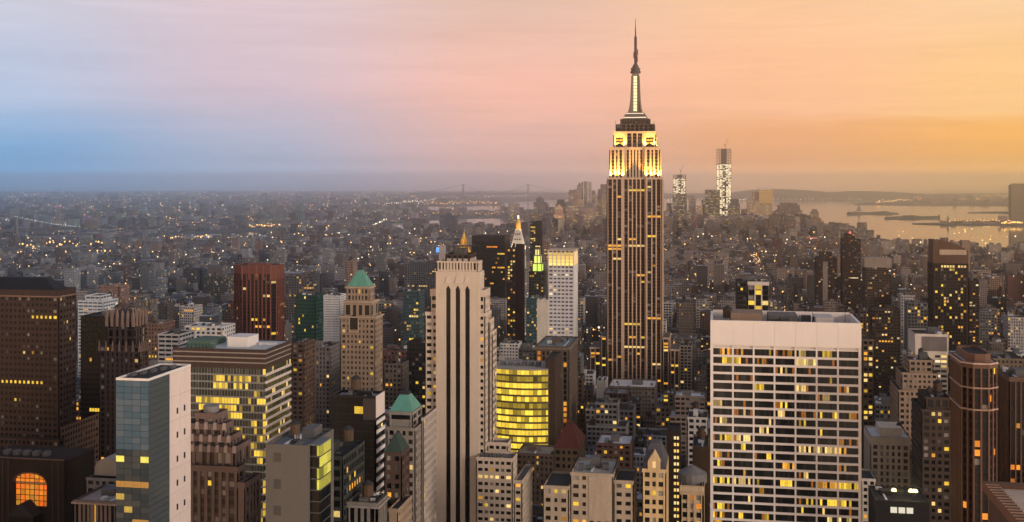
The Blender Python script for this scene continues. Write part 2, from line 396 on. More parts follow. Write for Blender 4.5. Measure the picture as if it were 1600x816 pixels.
# ------------------------------------------------------------------ facade kit
YEL = (1.0, .62, .055); AMB = (1.0, .44, .05); WRM = (1.0, .66, .22); ORG = (1.0, .30, .03); PAL = (1.0, .80, .45)
class St:
    def __init__(s, **k):
        s.bay = 3.2; s.floor = 3.7; s.pier = 1.5; s.span = 1.7; s.d = .45; s.pd = 0.0; s.sd = .06
        s.wall = stone((.3, .26, .22)); s.sp = None; s.gl = glass(); s.lit = .05; s.row = .04; s.pal = (YEL, AMB, WRM)
        s.edge = 1.2; s.top = 1.5; s.blind = .12; s.blank = False; s.gain = 1.0; s.wins = True; s.base = 0.0; s.lo = 0.0; s.mull = 0
        s.__dict__.update(k)
    def but(s, **k):
        n = St(); n.__dict__.update(s.__dict__); n.__dict__.update(k); return n
def facade(mw, mg, a, b, z0, z1, st, rnd):
    dx, dy = b[0] - a[0], b[1] - a[1]; W = sqrt(dx * dx + dy * dy)
    if W < .2: return
    tx, ty = dx / W, dy / W; nx, ny = ty, -tx
    def P(u, z, off): return (a[0] + tx * u - nx * off, a[1] + ty * u - ny * off, z)
    def strip(u0, u1, za, zb, off, dep, m, ends):          # front + the faces that show
        mw.quad(P(u0, za, off), P(u1, za, off), P(u1, zb, off), P(u0, zb, off), m)
        if ends == 'v':
            mw.quad(P(u0, za, dep), P(u0, za, off), P(u0, zb, off), P(u0, zb, dep), m)
            mw.quad(P(u1, za, off), P(u1, za, dep), P(u1, zb, dep), P(u1, zb, off), m)
        else:
            mw.quad(P(u0, zb, off), P(u1, zb, off), P(u1, zb, dep), P(u0, zb, dep), m)
            mw.quad(P(u0, za, dep), P(u1, za, dep), P(u1, za, off), P(u0, za, off), m)
    if st.blank or W < st.edge * 2 + st.bay * .6:
        mw.quad(P(0, z0, 0), P(W, z0, 0), P(W, z1, 0), P(0, z1, 0), 0); return
    zt = z1 - st.top; zb = z0 + st.base
    inner = W - 2 * st.edge
    nb = max(1, round(inner / st.bay)); bw = inner / nb
    nf = max(1, round((zt - zb) / st.floor)); fh = (zt - zb) / nf
    strip(0, W, zt, z1, 0, st.d, 0, 'h')                  # parapet band
    if st.base > 0: strip(0, W, z0, zb, 0, st.d, 0, 'h')
    strip(0, st.edge, zb, zt, 0, st.d, 0, 'v'); strip(W - st.edge, W, zb, zt, 0, st.d, 0, 'v')
    pw = min(st.pier, bw * .9)
    for i in range(1, nb):
        u = st.edge + i * bw; strip(u - pw / 2, u + pw / 2, zb, zt, st.pd, st.d, 0, 'v')
    for j in range(nf):
        z = zb + j * fh; strip(st.edge, W - st.edge, z, z + st.span, st.sd, st.d, 1, 'h')
    if st.mull:
        for i in range(nb):
            for q in range(1, st.mull + 1):
                u = st.edge + i * bw + bw * q / (st.mull + 1); strip(u - .12, u + .12, zb, zt, st.d - .15, st.d, 1, 'v')
    lo = max(0, int((st.lo - zb) / fh) - 1)               # floors far below the frame need no panes one by one
    for j in range(nf):
        za, zc = zb + j * fh + st.span, zb + (j + 1) * fh
        if j < lo: continue
        run = None
        if rnd.random() < st.row:
            ra = rnd.randrange(nb); run = (ra, ra + rnd.randint(1, max(1, nb))); rp = rnd.choice(st.pal)
        for i in range(nb):
            u0 = st.edge + i * bw + (pw / 2 if i else 0); u1 = st.edge + (i + 1) * bw - (pw / 2 if i < nb - 1 else 0)
            k = (0, 0, 0, 0)
            if run and run[0] <= i < run[1] and rnd.random() < .88: s_ = rnd.uniform(.7, 1.2) * st.gain; k = tuple(x * s_ for x in rp) + (0,)
            elif rnd.random() < st.lit: s_ = rnd.uniform(.35, 1.15) * st.gain; k = tuple(x * s_ for x in rnd.choice(st.pal)) + (0,)
            elif rnd.random() < st.blind: k = (0, 0, 0, rnd.uniform(.2, .9))
            mg.quad(P(u0, za, st.d), P(u1, za, st.d), P(u1, zc, st.d), P(u0, zc, st.d), 0, k)
    if lo: mg.quad(P(st.edge, zb, st.d), P(W - st.edge, zb, st.d), P(W - st.edge, zb + lo * fh + st.span, st.d), P(st.edge, zb + lo * fh + st.span, st.d))
def rect(x0, x1, y0, y1): return [(x0, y0), (x1, y0), (x1, y1), (x0, y1)]
def inset(p, r):
    n = len(p); out = []
    for i in range(n):
        a, b, c_ = p[i - 1], p[i], p[(i + 1) % n]
        def off(q, s):
            dx, dy = s[0] - q[0], s[1] - q[1]; l = sqrt(dx * dx + dy * dy) or 1; return (-dy / l * r, dx / l * r, dx / l, dy / l)
        o1 = off(a, b); o2 = off(b, c_)
        cr = o1[2] * o2[3] - o1[3] * o2[2]
        if abs(cr) < .05: out.append((b[0] + o1[0], b[1] + o1[1])); continue
        px, py = a[0] + o1[0], a[1] + o1[1]; qx, qy = b[0] + o2[0], b[1] + o2[1]
        t_ = ((qx - px) * o2[3] - (qy - py) * o2[2]) / cr
        out.append((px + o1[2] * t_, py + o1[3] * t_))
    return out
class Tower:
    def __init__(s, name, label, cat, x, y, group=None, seed=None, phrase=None, z=0.0):
        s.e = bpy.data.objects.new(name, None); col.objects.link(s.e); s.e.location = (x, y, z)
        s.e.empty_display_size = 5; tag(s.e, label, cat, group)
        s.rnd = random.Random(seed if seed is not None else label); s.phrase = phrase; s.bb = [1e9, -1e9, 1e9, -1e9]; s.z = 0
    def tier(s, fp, z0, z1, st, over=None, roof=None, par=1.1, hero=True):
        mw, mg = MB(), MB(); n = len(fp)
        for i in range(n):
            s2 = (over or {}).get(i, st); facade(mw, mg, fp[i], fp[(i + 1) % n], z0, z1, s2, s.rnd)
        ins = inset(fp, .5)
        for i in range(n):
            j = (i + 1) % n
            mw.quad((*fp[i], z1), (*fp[j], z1), (*ins[j], z1), (*ins[i], z1), 0)
            mw.quad((*ins[j], z1 - par), (*ins[i], z1 - par), (*ins[i], z1), (*ins[j], z1), 0)
        o = mw.build('wall', [st.wall, st.sp or st.wall], s.e)
        if mg.f: g_ = mg.build('glazing', st.gl, s.e, attr='lit'); g_['kind'] = 'stuff'
        mr = MB(); mr.poly([(*p, z1 - par) for p in ins]); mr.build('roof', roof or TAR, s.e)
        xs = [p[0] for p in fp]; ys = [p[1] for p in fp]
        s.bb = [min(s.bb[0], *xs), max(s.bb[1], *xs), min(s.bb[2], *ys), max(s.bb[3], *ys)]
        if z1 > s.z: s.z = z1; s.top = fp
        return o
    def reg(s):
        if s.bb[0] < 1e8:
            HERO.append(tuple(s.bb))
            if s.phrase:
                x_, y_ = proj((s.bb[0] + s.bb[1]) / 2, s.bb[2], s.z); LAND.append((x_, y_, s.bb[2], s.phrase))
    def part(s, name, mb, mat, parent=None, label=None):
        o = mb.build(name, mat, s.e)
        if o and parent: o.parent = parent
        if o and label: o['label'] = label
        return o
    def box(s, name, x0, x1, y0, y1, z0, z1, mat):
        m_ = MB(); m_.box(x0, x1, y0, y1, z0, z1); return m_.build(name, mat, s.e)
    def loft(s, name, p0, z0, p1, z1, mat, cap=True):
        m_ = MB(); m_.loft(p0, z0, p1, z1, 0, cap); return m_.build(name, mat, s.e)
    def tank(s, x, y, z, r=2.2):
        m_ = MB()
        for q in range(4):
            a = pi / 4 + q * pi / 2; m_.box(x + r * .75 * cos(a) - .15, x + r * .75 * cos(a) + .15, y + r * .75 * sin(a) - .15, y + r * .75 * sin(a) + .15, z, z + 2.5)
        leg = m_.build('tank_stand', STEEL, s.e)
        m_ = MB(); m_.cyl(x, y, z + 2.5, z + 2.5 + r * 1.9, r, r * .96, 10); tk = m_.build('water_tank', WOODT, s.e)
        m_ = MB(); m_.cyl(x, y, z + 2.5 + r * 1.9, z + 2.5 + r * 2.6, r * 1.08, .1, 10); o = m_.build('tank_lid', TAR, s.e); o.parent = tk
    def clutter(s, x0, x1, y0, y1, z, n=3, tank=.4, hmax=5.0):
        r = s.rnd; w, d = x1 - x0, y1 - y0
        if w < 5 or d < 5: return
        bx, by = r.uniform(x0 + 1, x1 - w * .45), r.uniform(y0 + d * .2, y1 - d * .45)
        s.box('bulkhead', bx, bx + w * r.uniform(.2, .4), by, by + d * r.uniform(.2, .4), z, z + r.uniform(.5, 1) * hmax, r.choice([MECH, GRAV, s.wallm]) if hasattr(s, 'wallm') else MECH)
        for _ in range(n):
            a, b = r.uniform(1.2, 3.5), r.uniform(1.2, 4); x, y = r.uniform(x0 + .6, x1 - a - .6), r.uniform(y0 + .6, y1 - b - .6)
            s.box('cooling_unit', x, x + a, y, y + b, z, z + r.uniform(1.0, 2.6), r.choice([MECH, STEEL, WHITEROOF, GRAV]))
        if n > 1:                                             # duct run
            x = r.uniform(x0 + 1, x1 - 2); s.box('duct', x, x + .8, y0 + 1, y0 + 1 + d * r.uniform(.3, .7), z, z + .7, WHITEROOF)
        if r.random() < tank: s.tank(r.uniform(x0 + 3, x1 - 3), r.uniform(y0 + 3, y1 - 3), z, r.uniform(1.7, 2.5))
def spot(name, loc, target, power, color, size=70, parent=None, blend=.6, rad=.6):
    l = bpy.data.lights.new(name, 'SPOT'); l.energy = power; l.color = color; l.spot_size = R(size); l.spot_blend = blend; l.shadow_soft_size = rad
    o = bpy.data.objects.new(name, l); col.objects.link(o)
    d = Vector(target) - Vector(loc); o.rotation_euler = d.to_track_quat('-Z', 'Y').to_euler()
    if parent: o.parent = parent; o.location = Vector(loc) - parent.location
    else: o.location = loc
    return o

# ------------------------------------------------------------------ the floodlit spire tower
def spire_tower():
    v = 1286.0
    xc = (HX(948, v) + HX(1034.5, v)) / 2
    t = Tower('spire_skyscraper', 'tallest floodlit stone skyscraper with stepped crown, lit mast and needle antenna', 'skyscraper', xc, v + 22, seed=5, phrase='the floodlit spire skyscraper')
    D = depth(xc, v)
    def z(y): return CAMZ + (HZN - y) / F * D
    def hw(xa, xb): return (HX(xb, v) - HX(xa, v)) / 2
    lime = stone((.60, .42, .29), .85, .18); dsp = stone((.12, .068, .055), .6, .3)
    gl = glass((.010, .011, .014), .15)
    st = St(bay=4.9, floor=3.75, pier=1.35, span=1.5, d=1.0, sd=.75, wall=lime, sp=dsp, gl=gl, lit=.014, row=.13, pal=(YEL, AMB, AMB, WRM), edge=1.7, top=2.2, blind=.10, gain=.95)
    low_ = st.but(bay=4.2, mull=0, row=.22, lit=.035, wall=stone((.52, .38, .29), .85, .2), pier=1.3)
    W = hw(948, 1034.5)
    # lower setbacks
    for sgn, xa_, xb_ in ((-1, 938.5, 921), (1, 1046, 1062)):
        e1 = xc + sgn * (W + .02); e2 = HX(xa_, v + 4); e3 = HX(xb_, v + 9)
        t.tier(rect(min(e1, e2), max(e1, e2), v + 4, v + 52), 0, z(527), low_, roof=GRAV)
        e2 += sgn * .02
        t.tier(rect(min(e2, e3), max(e2, e3), v + 9, v + 56), 0, z(546), low_, roof=GRAV)
    # shaft: two flanks and a recessed middle bay
    zt = z(277.5)
    fp = [(xc - W, v), (xc - W * .42, v), (xc - W * .42, v + 2.2), (xc + W * .42, v + 2.2), (xc + W * .42, v), (xc + W, v), (xc + W, v + 41), (xc - W, v + 41)]
    t.tier(fp, 0, zt, st, roof=GRAV)
    # floodlit tier
    W2 = hw(951.5, 1031); lit = stone((.55, .44, .33), .8, .2)
    s2 = st.but(wall=lit, mull=0, bay=3.9, pier=2.0, row=.02, lit=.03, edge=2.6, sp=stone((.20, .13, .08), .6, .3))
    fp = [(xc - W2, v + 3), (xc - W2 * .40, v + 3), (xc - W2 * .40, v + 4.6), (xc + W2 * .40, v + 4.6), (xc + W2 * .40, v + 3), (xc + W2, v + 3), (xc + W2, v + 38), (xc - W2, v + 38)]
    t.tier(fp, zt, z(230), s2.but(top=3.0), roof=GRAV)
    W3 = hw(957.5, 1024.5)
    fp = [(xc - W3, v + 6), (xc - W3 * .42, v + 6), (xc - W3 * .42, v + 5.2), (xc + W3 * .42, v + 5.2), (xc + W3 * .42, v + 6), (xc + W3, v + 6), (xc + W3, v + 35), (xc - W3, v + 35)]
    t.tier(fp, z(230), z(205), s2.but(bay=5.2, pier=3.0, top=4.0), over={2: st, 0: s2.but(bay=6, pier=4, top=7), 4: s2.but(bay=6, pier=4, top=7)}, roof=GRAV)
    W4 = hw(960.5, 1021)
    dk = stone((.16, .11, .085), .7, .3)
    t.tier(rect(xc - W4, xc + W4, v + 7.5, v + 33), z(205), z(193.5), st.but(wall=dk, span=1.0, floor=3.2, top=1.0, row=0, lit=.02), roof=GRAV)
    W5 = hw(967, 1013)
    t.tier(rect(xc - W5, xc + W5, v + 9, v + 31), z(193.5), z(185), st.but(wall=dk, bay=3, pier=.9, top=.8, row=0, lit=.0, floor=3), roof=GRAV)
    W6 = hw(972, 1008.5)
    zz = z(185); yc = v + 20
    dw = stone((.22, .19, .17), .6, .2)
    for k, (w_, h) in enumerate(((W6, 2.6), (W6 * .9, 2.4), (W6 * .78, 2.2))):
        o = t.box('mast_step', xc - w_, xc + w_, yc - w_ * .85, yc + w_ * .85, zz, zz + h, dw)
        m_ = MB(); m_.box(xc - w_ * .98, xc + w_ * .98, yc - w_ * .86 - .02, yc - w_ * .84, zz + h * .35, zz + h * .75)
        if k != 1: p = t.part('light_band', m_, glow((1.0, .78, .50), .9), o)
        zz += h
    # winged mooring mast
    zm = z(112); m_ = MB()
    m_.loft(rect(xc - 5.2, xc + 5.2, yc - 5.2, yc + 5.2), zz, rect(xc - 3.9, xc + 3.9, yc - 3.9, yc + 3.9), zm)
    mast = t.part('mast', m_, stone((.30, .24, .19), .5, .2))
    for q in range(4):
        m_ = MB(); a = pi / 4 + q * pi / 2; ex, ey = cos(a), sin(a)
        p0 = [(xc + ex * 4 - ey * .6, yc + ey * 4 + ex * .6), (xc + ex * 4 + ey * .6, yc + ey * 4 - ex * .6)]
        prof = [(zz, 11.0), (zz + 6, 9.0), (zz + 14, 7.6), (zz + 30, 6.6), (zm - 3, 5.9)]
        for (za, ra), (zb, rb) in zip(prof, prof[1:]):
            def rr(r): return [(xc + ex * 3 + ey * .55, yc + ey * 3 - ex * .55), (xc + ex * r + ey * .55, yc + ey * r - ex * .55), (xc + ex * r - ey * .55, yc + ey * r + ex * .55), (xc + ex * 3 - ey * .55, yc + ey * 3 + ex * .55)]
            m_.loft(rr(ra), za, rr(rb), zb)
        t.part('wing', m_, stone((.24, .17, .12), .5, .2), mast)
    for sgn in (-1, 1):                                         # lit windows up the mast, one by one
        n = 11; h = (zm - 3 - zz - 2) / n
        for j in range(n):
            m_ = MB(); za = zz + 2 + j * h; f_ = 5.2 - (5.2 - 3.9) * (za - zz) / (zm - zz) + .12
            m_.box(xc - 1.9, xc + 1.9, yc + sgn * f_ - .06, yc + sgn * f_ + .06, za, za + h * .8)
            t.part('mast_window', m_, glow((1.0, .80, .36), 1.25), mast)
    for r0, r1, h in ((5.9, 6.1, 2.2), (5.0, 5.0, 2.0), (5.6, 5.3, 1.6), (4.0, 3.7, 2.4), (3.4, 1.3, 3.6)):
        m_ = MB(); m_.cyl(xc, yc, zm, zm + h, r0, r1, 16); t.part('dome_ring', m_, stone((.13, .10, .09), .5, .3), mast); zm += h
    m_ = MB(); z0 = zm - .4; za = z(77); zb = z(54); zc = z(25)
    for i in range(4):
        sx, sy = (1, -1)[i % 2], (1, -1)[i // 2]
        m_.bar((xc + sx * 1.3, yc + sy * 1.3, z0), (xc + sx * 1.2, yc + sy * 1.2, zb), .5)
    n = 16
    for j in range(n):
        q = z0 + (zb - z0) * j / n; m_.box(xc - 1.3, xc + 1.3, yc - 1.3, yc + 1.3, q, q + .9, bottom=True)
    m_.cyl(xc, yc, z0, zb, .75, .7, 8); m_.cyl(xc, yc, zb, z(42), .8, .6, 8); m_.cyl(xc, yc, z(42), zc, .5, .18, 8)
    ant = t.part('antenna', m_, stone((.16, .07, .06), .6, .3))
    for q, (dx, h) in enumerate(((2.0, z(95)), (-1.9, z(88)), (2.3, z(84)))):
        m_ = MB(); m_.box(xc + dx - .5, xc + dx + .5, yc - .5, yc + .5, h, h + 7, bottom=True); m_.bar((xc, yc, h + 3), (xc + dx, yc, h + 3), .3); t.part('antenna_panel', m_, STEEL, ant)
    # small masts and dishes on the upper ledges
    for q in range(9):
        x_ = xc - W4 + W4 * 2 * q / 8; m_ = MB(); m_.cyl(x_, v + 8.5, z(193.5), z(193.5) + t.rnd.uniform(2, 5), .25, .2, 6); t.part('aerial', m_, STEEL)
    # floodlights standing on the setback ledges
    yl = (1.0, .47, .055)
    zl = zt - .8
    for sgn in (-1, 1):
        for q in (.50, .70, .92):
            x_ = xc + sgn * W2 * q
            m_ = MB(); m_.box(x_ - .7, x_ + .7, v + .5, v + 1.3, zl, zl + 1.0); t.part('floodlight', m_, STEEL)
            spot('floodlight_beam', (x_, v + .9, zl + 1.4), (x_, v + 4.2, zl + 24), 150000, yl, 95, t.e)
        for y_ in (v + 10, v + 22, v + 33):
            spot('floodlight_beam', (xc + sgn * (W2 + 1.9), y_, zl + 1.4), (xc + sgn * (W2 - 1.5), y_, zl + 24), 85000, yl, 95, t.e)
        z3 = z(230)
        for q in (.52, .85):
            x_ = xc + sgn * W3 * q
            m_ = MB(); m_.box(x_ - .6, x_ + .6, v + 3.7, v + 4.4, z3, z3 + .9); t.part('floodlight', m_, STEEL)
            spot('floodlight_beam', (x_, v + 4.1, z3 + 1.2), (x_, v + 7, z3 + 14), 95000, yl, 100, t.e)
        spot('floodlight_beam', (xc + sgn * (W3 + 1.4), v + 18, z3 + 1.2), (xc + sgn * (W3 - 1), v + 18, z3 + 14), 50000, yl, 100, t.e)
    t.reg()
spire_tower()

# ------------------------------------------------------------------ white gridded slab
def grid_slab():
    v = 540.0; x0, x1 = HX(1110, v), HX(1346, v); D = 39
    zt = HZ(503, (x0 + x1) / 2, v)
    t = Tower('gridded_office_slab', 'wide white stone office slab with seven columns of deep black windows', 'office tower', (x0 + x1) / 2, v + 20, seed=9, phrase='the white gridded slab')
    tv = stone((.74, .67, .62), .6, .08)
    W = x1 - x0; nb = 7; edge = .9; bw = (W - 2 * edge) / nb; pier = .8
    blank_h = (545 - 503) / F * depth(x0, v) + .3
    zb = zt - blank_h; fh = 4.05; nf = 34; sp = 1.05; d = .55
    mw = MB()
    def hor(za, zc, off, x0=x0, x1=x1): mw.box(x0, x1, v + off, v + d, za, zc, bottom=True)
    # plain top band with its two joints
    for i in range(nb):
        o = t.box('stone_panel', x0 + (0 if i == 0 else edge + i * bw + .06), x1 if i == nb - 1 else x0 + edge + (i + 1) * bw, v, v + d, zb + 1.4, zt, tv)
    z = zb + 1.4 - 1.0                                           # slim vent slot under the panel band
    mw.box(x0, x1, v + .25, v + d, z - .55, z, bottom=True)
    for i in range(nb + 1):
        xa = x0 if i == 0 else x0 + edge + i * bw - pier / 2; xb = x1 if i == nb else x0 + edge + i * bw + pier / 2
        mw.box(xa, xb, v + .12, v + d, 0, zb + 1.4)
    slots = []
    z = z - .55
    for j in range(nf):
        za = z - (fh - sp); slots.append((za, z)); 
        if za - sp < 0: break
        mw.box(x0, x1, v, v + d, za - sp, za, bottom=True); z = za - sp
    mw.box(x0 + .01, x1 - .01, v + d + .5, v + D, 0, zt - 6)      # core so nothing shows through
    mw.quad((x1, v, 0), (x1, v + D, 0), (x1, v + D, zt), (x1, v, zt)); mw.quad((x0, v + D, 0), (x0, v, 0), (x0, v, zt), (x0, v + D, zt))
    mw.quad((x1, v + D, 0), (x0, v + D, 0), (x0, v + D, zt), (x1, v + D, zt))
    wall = t.part('wall', mw, tv)
    gl = glass((.006, .007, .009), .10)
    rnd = random.Random(77)
    # each window one pane object; lit variants are separate meshes shared where alike
    litmap = {0: [(0, .1, .9), (1, .3, .5), (2, .1, .3), (2, .6, .95), (3, .5, .9), (4, .1, .6), (5, .2, .8)], 1: [(0, .4, 1), (1, 0, .5), (3, .95, 1), (4, 0, 1), (5, 0, .25), (2, .2, .5)], 2: [(3, .3, .6), (4, .1, .2)],
              3: [(5, .55, .7), (1, .05, .3)], 4: [(2, .05, .55), (4, .05, .5), (6, .35, .5)], 5: [(5, .3, .7), (3, .45, .55)], 6: [(0, 0, .45), (3, .3, .7), (1, .3, .5)], 7: [(3, .1, .65), (4, .75, 1), (5, 0, .2), (5, .7, 1), (6, .5, .8), (2, .2, .4), (1, .5, .7)], 8: [(4, .05, .6), (0, .3, .7), (2, .8, .9)],
              9: [(2, .2, .7), (5, .1, .3)], 10: [(0, 0, 1), (1, 0, .9), (6, .1, .5), (3, .2, .3)], 11: [(3, .95, 1), (4, 0, 1), (5, .0, 1), (6, 0, .35), (1, .3, .6)], 12: [(0, .1, .5), (2, .6, .9)], 13: [(0, 0, .45), (3, .4, 1), (6, .2, .4)], 14: [(1, .5, .6), (4, .2, .6)], 15: [(0, 0, 1), (1, 0, 1), (3, .1, .9), (5, 0, 1), (6, 0, 1), (4, .2, .5), (2, .1, .3)],
              16: [(2, .3, .5)], 17: [(5, 0, 1), (6, 0, .6), (4, .4, .9), (1, .7, .9)], 18: [(4, .2, .4), (5, .2, .6), (6, .2, .3), (0, .3, .7)], 19: [(0, .0, .5), (5, .3, 1), (6, 0, .8), (2, .4, .7), (1, .2, .8)], 20: [(3, 0, 1), (2, .6, 1), (0, .0, .5)]}
    nsub = 8
    for j, (za, zc) in enumerate(slots):
        for i in range(nb):
            xa = x0 + edge + i * bw + pier / 2; xb = x0 + edge + (i + 1) * bw - pier / 2
            if i == 0: xa = x0 + edge
            if i == nb - 1: xb = x1 - edge
            m_ = MB(); yb = v + d
            m_.box(xa - .2, xb + .2, yb, yb + .3, za - .1, zc + .1, k=(0, 0, 0, 0), bottom=True)
            on = [(a, b_) for c_, a, b_ in litmap.get(j, []) if c_ == i]
            hue = rnd.choice((YEL, YEL, AMB, WRM))
            for k in range(nsub):
                u0 = xa + (xb - xa) * k / nsub; u1 = xa + (xb - xa) * (k + 1) / nsub; mid_ = (k + .5) / nsub
                kk = (0, 0, 0, rnd.choice((0, 0, 0, .06)))
                if any(a <= mid_ <= b_ for a, b_ in on) and rnd.random() < .62: s_ = rnd.choice((.3, .6, .9, 1.15)); kk = tuple(q * s_ for q in hue) + (0,)
                elif on and rnd.random() < .10: kk = tuple(q * .3 for q in ORG) + (0,)
                m_.quad((u0 + .05, yb - .03, za), (u1 - .05, yb - .03, za), (u1 - .05, yb - .03, zc), (u0 + .05, yb - .03, zc), 0, kk)
            if j < 24: m_.build('window', gl, t.e, attr='lit')
    # roof well with machinery behind the parapet
    mr = MB(); mr.box(x0 + 1.2, x1 - 1.2, v + d + .3, v + D - 1, zt - 6, zt - 5); t.part('roof', mr, GRAV)
    for (a, b_, c_, e_) in ((x0, x1, v + d, v + d + .9), (x0, x0 + 1.1, v + d + .9, v + D), (x1 - 1.1, x1, v + d + .9, v + D), (x0 + 1.1, x1 - 1.1, v + D - 1, v + D)):
        t.box('parapet', a + .003, b_ - .003, c_, e_, zt - 6, zt + .004 + .6 * (c_ > v + 20), tv)
    r = random.Random(3)
    t.box('bulkhead', x0 + W * .14, x0 + W * .36, v + 12, v + 30, zt - 5, zt + 2.2, stone((.32, .22, .16)))
    t.box('bulkhead', x0 + W * .40, x0 + W * .60, v + 16, v + 33, zt - 5, zt + 1.0, MECH)
    t.box('bulkhead', x0 + W * .72, x0 + W * .84, v + 14, v + 30, zt - 5, zt + .6, stone((.5, .45, .42)))
    for q in range(14):
        x = x0 + 4 + r.random() * (W - 10); y = v + 5 + r.random() * 28; t.box('cooling_unit', x, x + r.uniform(2, 5), y, y + r.uniform(2, 5), zt - 5, zt - 5 + r.uniform(2, 5.5), r.choice([MECH, STEEL, GRAV]))
    t.tank(x0 + W * .12, v + 24, zt - 4, 2.4)
    for q in range(5):
        x = x0 + 6 + r.random() * (W - 10); m_ = MB(); m_.cyl(x, v + 12 + r.random() * 15, zt - 5, zt + r.uniform(2, 6), .15, .1, 6); t.part('aerial', m_, STEEL)
    t.bb = [x0, x1, v, v + D]; t.z = zt; t.reg()
grid_slab()

# ------------------------------------------------------------------ striped stone tower (three dark window strips)
def striped_tower():
    v = 590.0
    t = Tower('striped_stone_tower', 'tan brick setback tower with three tall black window strips up its middle', 'skyscraper', HX(720, v), v + 20, seed=12, phrase='the three strip tower')
    tan_ = stone((.56, .47, .38), .85, .16); gl = glass((.008, .009, .011), .12); gl2 = stone((.008, .009, .011), .15, .2)
    st = St(bay=3.0, floor=3.7, pier=1.0, span=2.0, d=.5, wall=tan_, sp=tan_, gl=gl, lit=.07, row=.05, edge=1.0, top=2.0, blind=.05, lo=70)
    def z(y): return HZ(y, HX(700, v), v)
    xa, xb = HX(664, v), HX(758, v)           # wide body
    ca, cb = HX(681, v - 2.5), HX(749, v - 2.5)     # centre slab standing proud
    yb = side(xb, 768)
    # body shoulders with windows
    t.tier(rect(xa, xb, v, yb), 0, z(488), st, roof=GRAV)
    xa2, xb2 = HX(672, v + 1), HX(752, v + 1)
    t.tier(rect(xa2, xb2 + 2, v + 1, yb - 2), z(488), z(452), st.but(top=4), roof=GRAV)
    # centre slab: piers between the strips
    ztop = z(424); ws = 2.6
    mw = MB(); yF = v - 2.5
    cw = cb - ca; cent = [ca + cw * q for q in (.285, .505, .725)]
    edges = [ca] + [e for c_ in cent for e in (c_ - ws / 2, c_ + ws / 2)] + [cb]
    for i in range(0, len(edges), 2):
        mw.box(edges[i], edges[i + 1], yF, v + 1.2, 0, z(452), bottom=True)
    mw.box(ca, cb, yF + .004, v + 10, z(452), ztop, bottom=True)
    sl = t.part('centre_wall', mw, tan_)
    for c_ in cent:
        m_ = MB(); m_.box(c_ - ws / 2, c_ + ws / 2, yF + 1.2, yF + 1.5, 0, z(452) + .4)
        t.part('window_strip', m_, gl2)
        m_ = MB(); m_.loft([(c_ - ws / 2, yF - .02), (c_ + ws / 2, yF - .02), (c_ + ws / 2, yF + .5), (c_ - ws / 2, yF + .5)], z(452) - .02, [(c_ - .2, yF - .02), (c_ + .2, yF - .02), (c_ + .2, yF + .5), (c_ - .2, yF + .5)], z(446)); t.part('strip_head', m_, gl2)
        m_ = MB(); m_.loft([(c_ - 1.7, yF - .5), (c_ + 1.7, yF - .5), (c_ + 1.7, yF + .3), (c_ - 1.7, yF + .3)], z(442), [(c_ - .5, yF - .5), (c_ + .5, yF - .5), (c_ + .5, yF + .3), (c_ - .5, yF + .3)], z(431)); t.part('carved_finial', m_, stone((.58, .50, .44), .8, .1))
    # crown
    k0, k1 = HX(683, v), HX(747, v)
    t.tier(rect(k0, k1, v - 1, yb - 6), ztop, z(408), st.but(bay=1.7, pier=.8, span=1.0, sd=.3, floor=4, lit=0, row=0, blind=.9, top=.8), roof=GRAV)
    c0, c1 = HX(697, v + 10), HX(735, v + 10)
    t.tier(rect(c0, c1, v + 8, v + 26), z(408) - 1.2, z(399), st.but(wall=stone((.12, .09, .08)), lit=0, row=0, floor=3, top=.6), roof=TAR)
    fr = MB(); f0, f1, g0, g1 = HX(702, v + 12), HX(731, v + 12), v + 11, v + 22; zz = z(399)
    for x in (f0, (f0 + f1) / 2, f1):
        for y in (g0, g1): fr.bar((x, y, zz), (x, y, zz + 4), .35)
    fr.box(f0 - .3, f1 + .3, g0 - .3, g1 + .3, zz + 4, zz + 4.5, bottom=True); t.part('roof_frame', fr, STEEL)
    t.box('bulkhead', f0 + 2, f1 - 2, g0 + 2, g1 - 2, zz - .5, zz + 3, MECH)
    # right flank pieces stepping down
    e1 = HX(766, v + 8); t.tier(rect(xb + .003, e1, v + 8, side(e1, 772)), 0, z(500), st, roof=GRAV)
    e2 = HX(774, v + 14); t.tier(rect(e1 + .003, HX(770, v + 12), v + 12, side(HX(770, v + 12), 776)), 0, z(520), st, roof=GRAV)
    # low wing
    w0, w1 = HX(744, v - 8), HX(801, v - 8)
    t.tier(rect(w0, w1, v - 8, v + 6), 0, z(706), st.but(lit=.12), roof=GRAV)
    t.tier(rect(w1 + .003, HX(816, v - 4), v - 4, v + 30), 0, z(742), st.but(lit=.1), roof=GRAV)
    t.tier(rect(xb + .01, HX(790, v + .2), v + 6.2, v + 16), 0, z(692), st.but(lit=.1), roof=GRAV)
    for q in range(6): t.box('cooling_unit', w0 + 2 + q * 2.2, w0 + 3.4 + q * 2.2, v - 4, v - 2, z(706) - 1, z(706) + 1, MECH)
    t.reg()
striped_tower()

